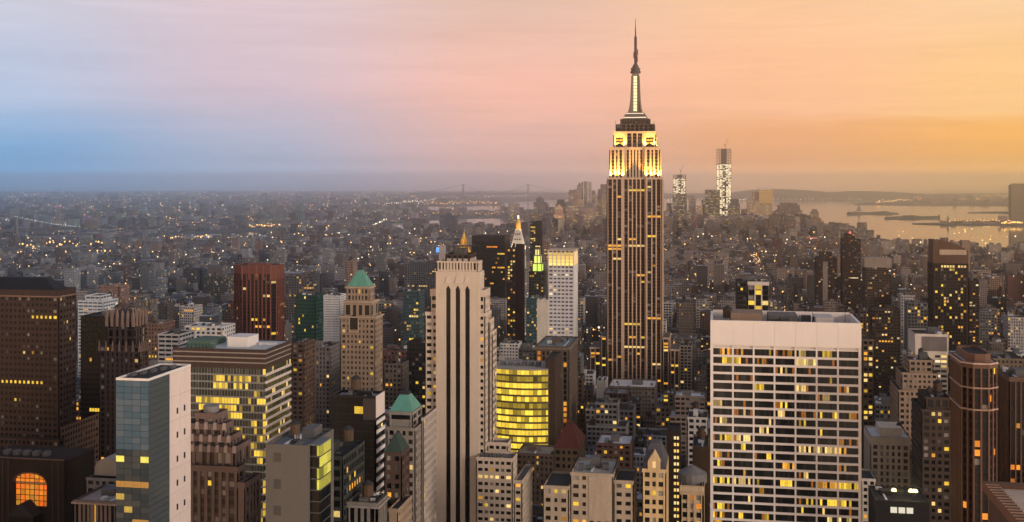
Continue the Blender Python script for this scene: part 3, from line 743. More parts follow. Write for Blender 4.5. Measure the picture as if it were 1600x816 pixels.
# ------------------------------------------------------------------ the other towers that can be picked out
def simple(name, label, cat, phrase, v, xl, xr, ytop, xs=None, dep=None, st=None, over=None, roof=None, clut=3, tank=.3, seed=None, xref=None, z0=0.0, par=1.1, hmax=4.0):
    x0, x1 = HX(xl, v), HX(xr, v)
    vis = x1 if (xl + xr) / 2 < VPX else x0
    y1 = side(vis, xs) if xs is not None else v + dep
    zt = HZ(ytop, HX(xref if xref is not None else (xl + xr) / 2, v), v)
    t = Tower(name, label, cat, (x0 + x1) / 2, (v + y1) / 2, seed=seed, phrase=phrase)
    t.wallm = st.wall
    t.x0, t.x1, t.y0, t.y1, t.zt, t.v = x0, x1, v, y1, zt, v
    t.tier(rect(x0, x1, v, y1), z0, zt, st, over=over, roof=roof, par=par)
    if clut: t.clutter(x0 + 1.5, x1 - 1.5, v + 1.5, y1 - 1.5, zt - par, clut, tank, hmax)
    t.reg()
    return t
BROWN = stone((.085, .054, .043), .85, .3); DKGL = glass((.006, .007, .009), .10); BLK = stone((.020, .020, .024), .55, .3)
LIMEST = stone((.42, .37, .31), .85, .2); CREAM = stone((.55, .49, .42), .85, .18); REDBR = stone((.26, .12, .085), .9, .3); TANBR = stone((.36, .27, .19), .9, .28)
GREYC = stone((.27, .26, .25), .85, .25); WHITEC = stone((.66, .63, .60), .7, .12); PINKW = stone((.62, .54, .50), .75, .12); BLUEG = glass((.05, .10, .15), .06)

# far left brown tower with hipped roof
v = 640
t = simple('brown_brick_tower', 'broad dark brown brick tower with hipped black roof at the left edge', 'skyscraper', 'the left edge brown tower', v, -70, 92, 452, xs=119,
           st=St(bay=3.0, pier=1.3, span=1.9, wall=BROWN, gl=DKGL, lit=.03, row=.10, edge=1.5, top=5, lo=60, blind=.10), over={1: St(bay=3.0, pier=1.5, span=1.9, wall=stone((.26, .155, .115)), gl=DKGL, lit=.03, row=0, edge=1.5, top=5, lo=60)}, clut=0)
t.loft('roof', rect(t.x0 + 3, t.x1 - 3, v + 1.5, t.y1 - 1.5), t.zt - 1, rect(t.x0 + 15, t.x1 - 14, v + 8, t.y1 - 8), t.zt + 7, stone((.02, .022, .026), .6))
m_ = MB(); m_.box(t.x0 - .5, t.x1 + .5, v - .5, t.y1 + .5, t.zt - 4.6, t.zt - 3.8, bottom=True); t.part('cornice', m_, stone((.28, .18, .13)))
t.tier(rect(t.x0 - 8, HX(92, v - 6), v - 6, v - .01), 0, HZ(686, HX(60, v), v - 6), St(bay=3, pier=1.4, wall=BROWN, gl=DKGL, lit=.05, row=.2, lo=40))
xa = t.x1 + .01; t.tier(rect(xa, HX(127, v + 24), v + 1, v + 45), 0, HZ(668, xa, v + 1), St(bay=3, pier=1.4, wall=stone((.24, .145, .10)), gl=DKGL, lit=.03, row=0, lo=40))

# orange arch: lower hall with a glowing arched front
v = 560; x0, x1 = HX(-30, v), HX(100, v); zt = HZ(716, HX(50, v), v)
t = Tower('arched_hall', 'dark low hall with a glowing orange arched window, lower left corner', 'building', (x0 + x1) / 2, v + 15, phrase='the glowing orange arch')
BROWN = stone((.035, .024, .02), .85, .3); t.wallm = BROWN
a0, a1 = HX(22, v), HX(73, v); zs, zb, zr = HZ(752, a0, v), HZ(790, a0, v), HZ(738, a0, v)
m_ = MB(); n = 12; ac = (a0 + a1) / 2; ar = (a1 - a0) / 2
arc = [(ac + ar * cos(pi - pi * i / n), zs + (zr - zs) * sin(pi * i / n)) for i in range(n + 1)]
m_.box(x0, a0, v, v + 1.5, 0, zt, bottom=True); m_.box(a1, x1, v, v + 1.5, 0, zt, bottom=True); m_.box(a0, a1, v + .003, v + 1.5, 0, zb)
for (xa, za), (xb, zb2) in zip(arc, arc[1:]):
    m_.quad((xa, v, za), (xb, v, zb2), (xb, v, zt), (xa, v, zt)); m_.quad((xa, v + 1.5, za), (xb, v + 1.5, zb2), (xb, v, zb2), (xa, v, za))
m_.quad((a0, v, zt), (a1, v, zt), (a1, v + 1.5, zt), (a0, v + 1.5, zt))
t.part('wall', m_, BROWN)
m_ = MB(); m_.box(x0, x1, v + 2.6, v + 30, 0, zt - 1); t.part('hall_block', m_, BROWN)
for k in range(7):
    xa = a0 + (a1 - a0) * (k + .08) / 7; xb = a0 + (a1 - a0) * (k + .92) / 7; cx = ((xa + xb) / 2 - ac) / ar
    zh = zs + (zr - zs) * sqrt(max(0, 1 - cx * cx)); za = zb
    while za < zh - .3:
        zc = min(za + 2.6, zh); m_ = MB(); g_ = .75 + .25 * (za - zb) / (zh - zb + .1)
        m_.box(xa, xb, v + 1.6, v + 1.7, za, zc, k=tuple(q * g_ * t.rnd.uniform(.6, 1.1) for q in (1.0, .27, .025)) + (0,)); m_.build('arch_pane', glass(), t.e, attr='lit'); za += 3.0
m_ = MB(); m_.box(a0, a1, v + .9, v + 1.55, zs - 1.0, zs - .3, bottom=True); t.part('arch_transom', m_, TANBR)
t.loft('gable', [(a0 + 3, v - 8), (a1 - 3, v - 8), (a1 - 3, v - .1), (a0 + 3, v - .1)], 0, [(a0 + 3, v - 8), (a1 - 3, v - 8), (a1 - 3, v - .1), (a0 + 3, v - .1)], zb - 3, stone((.03, .025, .022)))
t.loft('gable_roof', [(a0 + 2, v - 9), (a1 - 2, v - 9), (a1 - 2, v - .1), (a0 + 2, v - .1)], zb - 3, [(ac - .3, v - 9), (ac + .3, v - 9), (ac + .3, v - .1), (ac - .3, v - .1)], zb + 4, TAR)
for q in range(15):
    xa = x0 + (x1 - x0) * (q + .3) / 15
    for zz_, hh_ in ((zt - 4.2, 2.2), (zt - 8.0, 2.2)):
        if not (a0 - 2 < xa < a1 + 2 and zz_ < zr + 2):
            m_ = MB(); on_ = t.rnd.random() < .22; m_.box(xa, xa + 1.3, v - .05, v + .2, zz_, zz_ + hh_, bottom=True); t.part('window', m_, glow((1.0, .5, .06), .8) if on_ else stone((.01, .01, .012), .3))
    m_ = MB(); m_.box(xa - 1.2, xa - .6, v - .35, v + .1, 0, zt - 1.2, bottom=True)
    if not (a0 - 1.5 < xa - .9 < a1 + 1.5): t.part('pilaster', m_, stone((.11, .07, .055)))
for h_ in (zt - .6, zt - 9.2):
    if h_ > zr + 1 or h_ > zt - 1: m_ = MB(); m_.box(x0 - .4, x1 + .4, v - .8, v - .1, h_, h_ + .7, bottom=True); t.part('cornice', m_, stone((.16, .10, .078)))
m_ = MB()
for i in range(12): m_.bar((arc[i][0], v - .2, arc[i][1] + .3), (arc[i + 1][0], v - .2, arc[i + 1][1] + .3), .8)
t.part('arch_moulding', m_, stone((.20, .11, .07)))
for q in range(5): t.box('cooling_unit', x0 + 8 + q * 6, x0 + 11 + q * 6, v + 8, v + 12, zt - 1, zt + 1.5, MECH)
t.bb = [x0, x1, v - 9, v + 30]; t.z = zt; t.reg()

# black slab behind, and gothic crowned tower
t = simple('black_glass_slab', 'black glass slab with a few lit strips behind the pinnacled brown tower', 'office tower', 'the black slab', 760, 126, 182, 494, dep=30,
           st=St(bay=2.2, pier=.25, span=1.2, d=.25, wall=BLK, gl=DKGL, lit=.01, row=.10, blind=0, edge=.5, lo=40))
v = 705; goth = stone((.085, .058, .05), .85, .35)
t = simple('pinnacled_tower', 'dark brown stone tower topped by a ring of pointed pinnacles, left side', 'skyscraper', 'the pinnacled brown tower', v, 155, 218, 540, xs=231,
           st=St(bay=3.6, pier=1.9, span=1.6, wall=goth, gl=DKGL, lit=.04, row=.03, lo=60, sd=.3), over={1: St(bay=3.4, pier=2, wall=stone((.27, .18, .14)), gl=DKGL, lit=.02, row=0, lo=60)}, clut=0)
xa, xb = HX(167, v + 3), HX(208, v + 3); z1 = HZ(497, xa, v)
t.tier(rect(xa, xb, v + 3, v + 20), t.zt - 1, z1, St(bay=4, pier=2.2, span=1, floor=6, wall=goth, gl=DKGL, lit=0, row=0, top=3))
for (x_, y_) in [(xa + (xb - xa) * q / 5, y_) for q in range(6) for y_ in (v + 3, v + 20)] + [(x_, v + 3 + 17 * q / 4) for q in (1, 2, 3) for x_ in (xa, xb)]:
    m_ = MB(); m_.box(x_ - .8, x_ + .8, y_ - .8, y_ + .8, z1 - 6, z1 + 2.5, bottom=True); m_.loft(rect(x_ - .8, x_ + .8, y_ - .8, y_ + .8), z1 + 2.5, rect(x_ - .1, x_ + .1, y_ - .1, y_ + .1), z1 + 5.5); t.part('pinnacle', m_, stone((.30, .21, .17)))
for (x_, y_) in [(t.x0 + (t.x1 - t.x0) * q / 6, v) for q in range(7)] + [(t.x1, v + (t.y1 - v) * q / 4) for q in range(1, 5)]:
    m_ = MB(); m_.loft(rect(x_ - .9, x_ + .9, y_ - .5, y_ + .9), t.zt - 4, rect(x_ - .2, x_ + .2, y_ - .1, y_ + .3), t.zt + 3); t.part('pinnacle', m_, stone((.25, .17, .14)))
m_ = MB(); m_.loft(rect(xa + 2, xb - 2, v + 5, v + 18), z1 - 1, rect(xa + 6, xb - 6, v + 10, v + 13), z1 + 5); t.part('crown_roof', m_, TAR)

# pale blue glass terraces behind
t = simple('terraced_white_block', 'pale blue white banded apartment block beside the black slab', 'building', 'the pale banded block', 1050, 121, 161, 470, dep=30,
           st=St(bay=5, pier=.4, span=1.9, floor=3.4, wall=stone((.5, .55, .6)), gl=glass((.05, .08, .11), .1), lit=.03, row=0), roof=WHITEROOF)
t.tier(rect(HX(131, 1050), HX(155, 1050), 1052, 1076), t.zt, HZ(462, HX(140, 1050), 1050), St(bay=5, pier=.4, span=1.9, floor=3.4, wall=stone((.5, .55, .6)), gl=glass((.05, .08, .11), .1), lit=.03, row=0))

# slim blue glass building with white stone side: panels one by one
v = 330; x0, x1 = HX(181, v), HX(232, v); y1 = side(x1, 298); ym = side(x1, 265); zt = HZ(592, x1, v)
t = Tower('slim_glass_building', 'slim blue grey glass building with a blank white stone end wall', 'office tower', (x0 + x1) / 2, (v + y1) / 2, seed=4, phrase='the slim glass building')
fh = 2.0; nf = 56; m_ = MB(); m_.box(x0 + .3, x1 - .3, v + .3, y1 - .05, 0, zt - .6); t.part('core', m_, BLK)
rnd = random.Random(8)
for j in range(nf):
    z1 = zt - .8 - j * fh; z0 = z1 - fh + .12
    for i in range(4):
        xa = x0 + (x1 - x0) * i / 4 + .06; xb = x0 + (x1 - x0) * (i + 1) / 4 - .06; m_ = MB()
        k = (0, 0, 0, rnd.choice((0, .0, .05, .1)))
        if (j == 12 and i in (0, 3)) or (j == 25 and i == 3) or (j == 28 and i in (2, 3)): k = (.9, .72, .10, 0)
        elif j in (16, 22) and rnd.random() < .7: k = (.4, .17, .02, 0)
        elif j > 11 and j % 2 == 0 and rnd.random() < .06: k = (.5, .3, .04, 0)
        m_.box(xa, xb, v, v + .2, z0, z1, k=k, bottom=True); m_.build('glass_panel', BLUEG if j < 11 else glass((.018, .036, .052), .08), t.e, attr='lit')
    m_ = MB()
    m_.box(x1 - .2, x1, v + .2, ym, z0, z1, k=(0, 0, 0, .05), bottom=True); m_.build('glass_panel', glass((.05, .065, .075), .12), t.e, attr='lit')
    if j % 4 == 0:
        z2 = z1 - 4 * fh + .06
        for a, b_ in ((ym + .05, (ym + y1) / 2 - .03), ((ym + y1) / 2 + .03, y1)):
            m_ = MB(); m_.box(x1 - .25, x1 + .02, a, b_, max(z2, .5), z1, bottom=True); t.part('stone_panel', m_, PINKW)
fh = 4.0
for j in range(3, 24, 2):
    for q in (.32, .66):
        m_ = MB(); y_ = ym + (y1 - ym) * q; z_ = zt - 3.0 - j * fh; m_.box(x1 - .1, x1 + .06, y_, y_ + 1.1, z_, z_ + 2.0, bottom=True); t.part('window', m_, BLK)
m_ = MB(); m_.box(x0, x1 + .02, v, v + .4, zt - .75, zt, bottom=True); m_.box(x1 - .4, x1 + .02, v + .41, y1, zt - .75, zt, bottom=True); m_.box(x0, x0 + .4, v + .41, y1, zt - .75, zt, bottom=True); m_.box(x0 + .41, x1 - .41, y1 - .4, y1, zt - .75, zt + .003, bottom=True); t.part('parapet', m_, WHITEC)
m_ = MB(); m_.box(x0 + .42, x1 - .42, v + .42, y1 - .42, zt - 1.0, zt - .55); t.part('roof', m_, TAR)
for q in range(5): t.box('cooling_unit', x0 + 2 + q * 1.4, x0 + 3 + q * 1.4, v + 5 + q * 4, v + 8 + q * 4, zt - .5, zt + .6, MECH)
t.bb = [x0, x1, v, y1]; t.z = zt; t.reg()

# stepped brown art deco top in front
v = 415; pk = stone((.24, .17, .15), .85, .25)
deco = St(bay=3.1, pier=1.35, span=1.5, floor=3.55, wall=pk, gl=glass((.012, .012, .014), .12), sp=stone((.13, .10, .09)), sd=.3, lit=.02, row=.01, blind=.35, edge=1.6, top=2.4, lo=80)
t = simple('stepped_deco_tower', 'pinkish brown stepped brick tower with scalloped crown in the left foreground', 'skyscraper', 'the scalloped tower', v, 250, 372, 727, xs=383, st=deco, clut=0)
def steps(t, v, lv, st):
    prev = t.zt
    for xl, xr, dv, y in lv:
        xa, xb = HX(xl, v + dv), HX(xr, v + dv); z1 = HZ(y, (xa + xb) / 2, v + dv)
        t.tier(rect(xa, xb, v + dv, t.y1 + 12 - dv * .6), prev - 1.1, z1, st); prev = z1
        n = max(3, int((xb - xa) / 3.4))
        for q in range(n + 1):                                    # scallops along the parapet
            x_ = xa + (xb - xa) * q / n; m_ = MB(); m_.loft(rect(x_ - .8, x_ + .8, v + dv - .35, v + dv + .4), z1 - 2.2, rect(x_ - .6, x_ + .6, v + dv - .2, v + dv + .4), z1 + .5); t.part('scallop', m_, stone((.42, .34, .31)))
steps(t, v, [(262, 366, 2.0, 697), (272, 357, 4.0, 681), (280, 350, 6.0, 662)], deco.but(floor=5.2, span=1.6, lit=.02, row=0))
xa, xb = HX(304, v + 9), HX(339, v + 9)
z1 = HZ(645, xa, v + 9); t.tier(rect(xa, xb, v + 9, v + 19), HZ(662, xa, v + 6) - 1, z1, deco.but(floor=4, lit=0))
m_ = MB(); m_.cyl((xa + xb) / 2, v + 14, z1 - 1, z1 + 2.2, 3.2, 3.2, 12); t.part('water_tank', m_, GREYC)
t.tier(rect(HX(371, v - 1) , HX(384, v - 1), v - 1.5, v + 14), 0, HZ(752, t.x1, v), deco)

# big horizontal banded glass slab
v = 530; x0, x1 = HX(270, v), HX(415, v); y1 = side(x1, 455); zt = HZ(547, x1, v)
t = Tower('banded_glass_office', 'large glass office block with white horizontal bands and yellow lit floors', 'office tower', (x0 + x1) / 2, (v + y1) / 2, seed=6, phrase='the banded glass office block')
rnd = random.Random(15); fh = 3.7; bandm = stone((.30, .31, .31), .5, .15); bandr = PINKW; greeng = glass((.018, .028, .030), .07)
m_ = MB(); m_.box(x0 + .5, x1 - .5, v + .5, y1 - .5, 0, zt - .6); t.part('core', m_, BLK)
m_ = MB(); m_.box(x0, x1, v, v + .6, zt - 9.6, zt, bottom=True); m_.box(x1 - .6, x1 + .02, v + .61, y1, zt - 9.6, zt, bottom=True); m_.box(x0, x0 + .6, v + .61, y1, zt - 9.6, zt, bottom=True); m_.box(x0 + .61, x1 - .61, y1 - .6, y1, zt - 9.6, zt, bottom=True)
t.part('top_band', m_, stone((.10, .065, .055), .7, .3))
for q in (2.2, 4.6, 7.0):
    m_ = MB(); m_.box(x0 - .05, x1 + .06, v - .05, v + .3, zt - q, zt - q + .6, bottom=True); m_.box(x1 - .3, x1 + .06, v + .31, y1, zt - q, zt - q + .6, bottom=True); t.part('louvre', m_, stone((.35, .30, .27), .6, .2))
m_ = MB(); m_.box(x0 + .6, x1 - .6, v + .6, y1 - .6, zt - .9, zt - .5); t.part('roof', m_, stone((.45, .46, .46), .8, .25))
litrows = {1: (.45, .80, .9), 2: (.45, .8, .5), 4: (.25, .72, 1.0), 5: (.25, .75, .9), 6: (.5, .75, .9), 8: (.35, .75, .8), 9: (.5, .78, .7), 7: (.6, .7, .6), 0: (0, .2, .7), 11: (.7, 1, .4), 15: (.65, 1, .5), 17: (.6, .95, .5), 19: (.5, 1, .5)}
for j in range(30):
    z1 = zt - 9.6 - j * fh; z0 = z1 - fh
    m_ = MB(); m_.box(x0 - .04, x1, v, v + .45, z0, z0 + .75, bottom=True); t.part('floor_band', m_, bandm)
    m_ = MB(); m_.box(x1 - .45, x1 + .12, v + .003, y1, z0, z0 + 1.35, bottom=True); t.part('floor_band', m_, bandr)
    m_ = MB(); nb = 32; la, lb, lp = litrows.get(j, (0, 1, .03))
    for i in range(nb):
        xa = x0 + (x1 - x0) * i / nb; xb = x0 + (x1 - x0) * (i + 1) / nb; q = (i + .5) / nb; k = (0, 0, 0, rnd.choice((0, 0, .04, .12)))
        if la <= q <= lb and rnd.random() < lp or (q > .8 and rnd.random() < (.4 if j % 3 == 1 else .15)): s_ = rnd.choice((.25, .6, .9, 1.1)); k = tuple(e * s_ for e in YEL) + (0,)
        m_.quad((xa + .07, v + .25, z0 + .75), (xb - .07, v + .25, z0 + .75), (xb - .07, v + .25, z1), (xa + .07, v + .25, z1), 0, k)
        m_.box(xa - .07, xa + .07, v + .1, v + .25, z0 + .75, z1, k=(0, 0, 0, .8))
    w_ = m_.build('window_strip', greeng, t.e, attr='lit')
    m_ = MB(); nb = 16
    for i in range(nb):
        ya = v + .4 + (y1 - v - .6) * i / nb; yb = v + .4 + (y1 - v - .6) * (i + 1) / nb; k = (0, 0, 0, rnd.choice((0, 0, .1)))
        if rnd.random() < .16: s_ = rnd.uniform(.3, 1.1); k = tuple(e * s_ for e in WRM) + (0,)
        m_.quad((x1 - .15, ya, z0 + 1.35), (x1 - .15, yb - .1, z0 + 1.35), (x1 - .15, yb - .1, z1), (x1 - .15, ya, z1), 0, k)
    m_.build('window_strip', greeng, t.e, attr='lit')
W = x1 - x0
t.box('bulkhead', x0 + W * .50, x0 + W * .72, v + 10, v + 24, zt - .6, zt + 4.6, WHITEC); t.box('bulkhead', x0 + W * .08, x0 + W * .34, v + 8, v + 26, zt - .6, zt + 2.5, stone((.13, .22, .17)))
for q in range(8): t.box('cooling_unit', x0 + W * .1 + q * 2.0, x0 + W * .1 + q * 2.0 + 1.5, v + 3, v + 6, zt - .5, zt + 1.0, stone((.12, .2, .16)))
t.box('duct', x0 + W * .76, x0 + W * .94, v + 20, v + 22, zt - .6, zt + .6, WHITEROOF)
t.bb = [x0, x1, v, y1]; t.z = zt; t.reg()

# brown faceted tower
v = 1180; rb = stone((.24, .085, .062), .8, .25)
x0, x1 = HX(358, v), HX(430, v); W = x1 - x0
t = Tower('rust_brick_tower', 'rust brown brick tower with chamfered corner and dark upright window strips', 'skyscraper', (x0 + x1) / 2, v + 15, seed=3, phrase='the rust brown brick tower')
rs = St(bay=4.6, pier=1.5, span=1.2, floor=3.8, d=1.0, sd=.85, wall=rb, sp=stone((.05, .03, .028)), gl=DKGL, lit=.04, row=.06, edge=.9, top=9.5, blind=.03)
fp = [(x0 + W * .28, v), (x1 - W * .10, v), (x1, v + 5), (x1 - W * .02, v + 30), (x0 + 3, v + 34), (x0, v + 12)]
zt = HZ(415, (x0 + x1) / 2, v); t.tier(fp, 0, zt, rs)
for i in range(12):                                              # upright fins round the top
    e = i / 12 * 3; a = fp[int(e) % 6]; b_ = fp[(int(e) + 1) % 6]; q = e - int(e); x_, y_ = a[0] + (b_[0] - a[0]) * q, a[1] + (b_[1] - a[1]) * q
    m_ = MB(); m_.box(x_ - .7, x_ + .7, y_ - .6, y_ + .6, zt - 16, zt + .5, bottom=True); t.part('brick_fin', m_, stone((.30, .12, .085)))
t.box('bulkhead', x0 + W * .35, x1 - W * .25, v + 8, v + 24, zt - 1, zt + 1.5, rb); t.reg()

t = simple('teal_glass_block', 'dark teal glass block with green edge and lit top corner', 'building', 'the dark teal glass block', 1080, 462, 494, 461, xs=505,
           st=St(bay=2.0, pier=.3, span=1.3, d=.3, wall=stone((.03, .10, .085)), gl=glass((.01, .03, .03), .08), lit=.06, row=.02, blind=0, edge=.6), over={1: St(bay=3, pier=.4, span=1.4, wall=stone((.05, .16, .13)), gl=glass((.02, .06, .055), .08), lit=.03)})

# tower with the green pyramid roof
v = 760; gs = St(bay=3.0, pier=1.5, span=1.8, wall=stone((.38, .29, .215)), gl=glass((.012, .011, .012), .12), lit=.09, row=.02, edge=1.4, top=2.5, lo=30)
t = simple('green_pyramid_tower', 'tan stone tower with tall arch and green copper pyramid roof', 'skyscraper', 'the green pyramid tower', v, 532, 586, 494, xs=598, st=gs, clut=0)
xa, xb = HX(537, v + 1), HX(580, v + 1); z1 = HZ(470, xa, v); t.tier(rect(xa, xb, v + 1, t.y1 - 1), t.zt - 1, z1, gs.but(bay=4, floor=9, span=1.5, pier=1.8, top=3))
xa, xb = HX(541, v + 3), HX(577, v + 3); z2 = HZ(448, xa, v); t.tier(rect(xa, xb, v + 3, t.y1 - 3), z1 - 1, z2, gs.but(bay=2.2, floor=5, span=1.5, pier=1.1, top=2, lit=.02))
for zz, e in ((z1, 1.0), (z2, .8), (t.zt, .9)):
    m_ = MB(); f_ = (xa - e, xb + e, v + 3 - e, t.y1 - 3 + e) if zz == z2 else ((HX(537, v + 1) - e, HX(580, v + 1) + e, v + 1 - e, t.y1 - 1 + e) if zz == z1 else (t.x0 - e, t.x1 + e, v - e, t.y1 + e))
    m_.box(*f_, zz - 1.2, zz - .3, bottom=True); t.part('cornice', m_, stone((.46, .36, .27)))
cx, cyy = (xa + xb) / 2, (v + t.y1) / 2
t.loft('roof', rect(xa + .3, xb - .3, v + 3.3, t.y1 - 3.3), z2 - .2, rect(cx - 1.6, cx + 1.6, cyy - 1.6, cyy + 1.6), HZ(424, cx, v), COPPER)
m_ = MB(); ax = HX(553, v); r_ = 3.0; za, zc = HZ(515, ax, v), HZ(492, ax, v)
pts = [(ax - r_, za), (ax + r_, za)] + [(ax + r_ * cos(pi * i / 8), zc - r_ + r_ * sin(pi * i / 8)) for i in range(9)]
m_.poly([(x_, v - .12, z_) for x_, z_ in pts]); arch = m_.build('arch_window', glass((.01, .01, .012), .1), t.e, attr='lit')
m_ = MB(); m_.box(ax - r_ - .8, ax - r_, v - .5, v + .1, za - 1, zc - r_, bottom=True); m_.box(ax + r_, ax + r_ + .8, v - .5, v + .1, za - 1, zc - r_, bottom=True); m_.box(ax - r_ - .8, ax + r_ + .8, v - .6, v + .1, za - 2, za - 1.01, bottom=True); t.part('arch_frame', m_, stone((.46, .36, .27)))

# black slab with white banded side
t = simple('black_office_slab', 'plain black office slab with white bands on its narrow right side', 'office tower', 'the black banded slab', 455, 519, 588, 618, xs=601,
           st=St(bay=3, pier=.12, span=.5, d=.12, sd=.08, pd=.05, floor=3.6, wall=BLK, gl=glass((.008, .008, .009), .25), lit=.004, row=.01, blind=0, edge=.8, top=1, lo=70),
           over={1: St(bay=4, pier=.2, span=1.7, d=.8, sd=0, pd=.4, floor=4.0, wall=WHITEC, sp=WHITEC, gl=DKGL, lit=.10, row=.1, edge=.3, top=9, lo=70)}, roof=stone((.3, .3, .32)), clut=6)
m_ = MB(); m_.box(t.x1 - .2, t.x1 + .03, t.y0 - .02, t.y1, t.zt - 9.2, t.zt + .02, bottom=True); t.part('end_panel', m_, PINKW)
m_ = MB(); m_.box(t.x0 + (t.x1 - t.x0) * .70, t.x1 - .2, t.y0 - .06, t.y0 + .1, t.zt - 10, t.zt - 1.2, bottom=True); t.part('louvre', m_, stone((.09, .075, .07)))
for j in range(22):
    z_ = t.zt - 12 - j * 4.0; m_ = MB(); m_.box(t.x1 - .4, t.x1 + .25, t.y0 + .1, t.y1, z_, z_ + 1.5, bottom=True); t.part('floor_band', m_, WHITEC)

# green hipped roof tower and neighbours
v = 480; gs = St(bay=2.9, pier=1.3, span=1.7, wall=stone((.33, .29, .255)), gl=DKGL, lit=.10, row=.04, lo=80, edge=1.2)
t = simple('green_hip_roof_tower', 'grey stone setback tower with a small green hipped copper roof', 'building', 'the green hipped tower', v, 604, 649, 668, xs=662, st=gs, clut=0)
xa, xb = HX(607, v + 2), HX(645, v + 2); z1 = HZ(644, xa, v); t.tier(rect(xa, xb, v + 2, v + 18), t.zt - 1, z1, gs.but(bay=6, pier=2, span=1, floor=4))
cx = (xa + xb) / 2; cyy = v + 10; zz = HZ(622, cx, v)
t.loft('roof', rect(xa + .3, xb - .3, v + 2.3, v + 17.7), z1, rect(cx - 2.2, cx + 2.2, cyy - 2.2, cyy + 2.2), zz, COPPER)
m_ = MB(); m_.box(cx - 2, cx + 2, cyy - 2, cyy + 2, zz, zz + 1.2); m_.cyl(cx, cyy, zz + 1.2, zz + 3, .5, .1, 8); t.part('lantern', m_, TAR)
t.tier(rect(t.x1 + .01, HX(664, v + 12), v + 10, v + 34), 0, HZ(660, t.x1, v), St(bay=2.6, pier=1.0, span=1.6, wall=stone((.45, .39, .34)), gl=DKGL, lit=.12, row=0, lo=70))
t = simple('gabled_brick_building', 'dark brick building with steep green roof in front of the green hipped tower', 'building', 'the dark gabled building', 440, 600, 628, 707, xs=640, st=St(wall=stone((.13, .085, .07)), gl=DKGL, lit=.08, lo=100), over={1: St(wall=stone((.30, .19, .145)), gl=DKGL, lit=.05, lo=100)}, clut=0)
cx = (t.x0 + t.x1) / 2; t.loft('roof', rect(t.x0, t.x1, t.y0, t.y1), t.zt - .3, rect(cx - .5, cx + .5, t.y0 + 3, t.y1 - 3), HZ(682, cx, 440), stone((.06, .10, .085)))
t = simple('corniced_building', 'low grey building with columned top and crowded roof at the bottom edge', 'building', 'the columned building', 400, 541, 590, 785, xs=606, st=St(bay=2.4, pier=1.0, span=1, floor=8, sd=.6, d=.9, wall=stone((.27, .245, .22)), gl=DKGL, lit=.05, lo=110), clut=9, tank=1)
m_ = MB(); m_.box(t.x0 - .7, t.x1 + .7, t.y0 - .7, t.y1 + .5, t.zt - 2, t.zt - 1.2, bottom=True); t.part('cornice', m_, stone((.33, .30, .27)))
t = simple('low_tan_building', 'small tan building with lit side just right of the columned one', 'building', None, 425, 606, 622, 795, dep=20, st=St(wall=TANBR, gl=DKGL, lit=.2, lo=100))
t = simple('terraced_dark_block', 'dark terraced block with yellow lit rows, bottom left of centre', 'building', None, 395, 488, 536, 712, dep=26, st=St(bay=3, pier=.4, span=1.4, wall=stone((.06, .07, .065)), gl=DKGL, lit=.08, row=.15, lo=100), clut=3)

# grey blank building with lit glass corner
v = 360; t = simple('blank_grey_building', 'blank grey concrete building with a yellow lit glass corner', 'building', 'the blank grey building', v, 415, 481, 695, dep=26, st=St(blank=True, wall=stone((.19, .175, .16), .85, .14)), roof=stone((.2, .22, .23)), clut=7, over={1: St(blank=True)})
x1 = t.x1; x2 = HX(500, v + 2); yb = side(x2, 517); zt = HZ(697, x2, v)
m_ = MB(); m_.box(x1 + .2, x2 - .3, v + 2.3, yb, 0, zt - .8); t.part('core', m_, BLK); rnd = random.Random(2)
for j in range(16):
    z1 = zt - .5 - j * 3.8; z0 = z1 - 3.4
    for i in range(3):
        xa = x1 + .1 + (x2 - x1) * i / 3; xb = x1 + (x2 - x1) * (i + 1) / 3 - .1
        if i == 2: xb = x2 - .3
        m_ = MB(); k = (0, 0, 0, 0)
        if i == 2 and j < 4 and rnd.random() < .5 or rnd.random() < .10: s_ = rnd.uniform(.6, 1); k = (.75 * s_, .66 * s_, .08 * s_, 0)
        m_.box(xa, xb, v + 2.0, v + 2.2, z0, z1, k=k, bottom=True); m_.build('glass_panel', DKGL, t.e, attr='lit')
    m_ = MB(); k = (.72, .62, .09, 0) if j < 4 else ((.8, .5, .05, 0) if rnd.random() < .3 else (0, 0, 0, 0)); 
    for q in range(3):
        m_ = MB(); ya_ = v + 2.3 + (yb - v - 2.3) * q / 3; s_ = rnd.choice((.25, .5, .7, .95)); kk = tuple(e * s_ for e in k[:3]) + (0,); m_.box(x2 - .29, x2, ya_ + .1, ya_ + (yb - v - 2.3) / 3 - .1, z0, z1, k=kk, bottom=True); m_.build('glass_panel', DKGL, t.e, attr='lit')
    m_ = MB(); m_.box(x1 + .1, x2 + .05, v + 1.95, yb, z0 - .4, z0 - .003, bottom=True); t.part('floor_band', m_, stone((.12, .13, .125)))
m_ = MB(); m_.box(x1 + .02, x2 + .05, v + 1.9, yb + .3, zt - .45, zt, bottom=True); t.part('roof', m_, stone((.2, .22, .23)))
for q in range(4):
    m_ = MB(); z_ = t.zt - 6 - q * 9; m_.box(t.x0 + 3, t.x0 + 5.5, v - .1, v + .2, z_, z_ + 3.2, bottom=True); t.part('vent_panel', m_, stone((.12, .11, .10)))

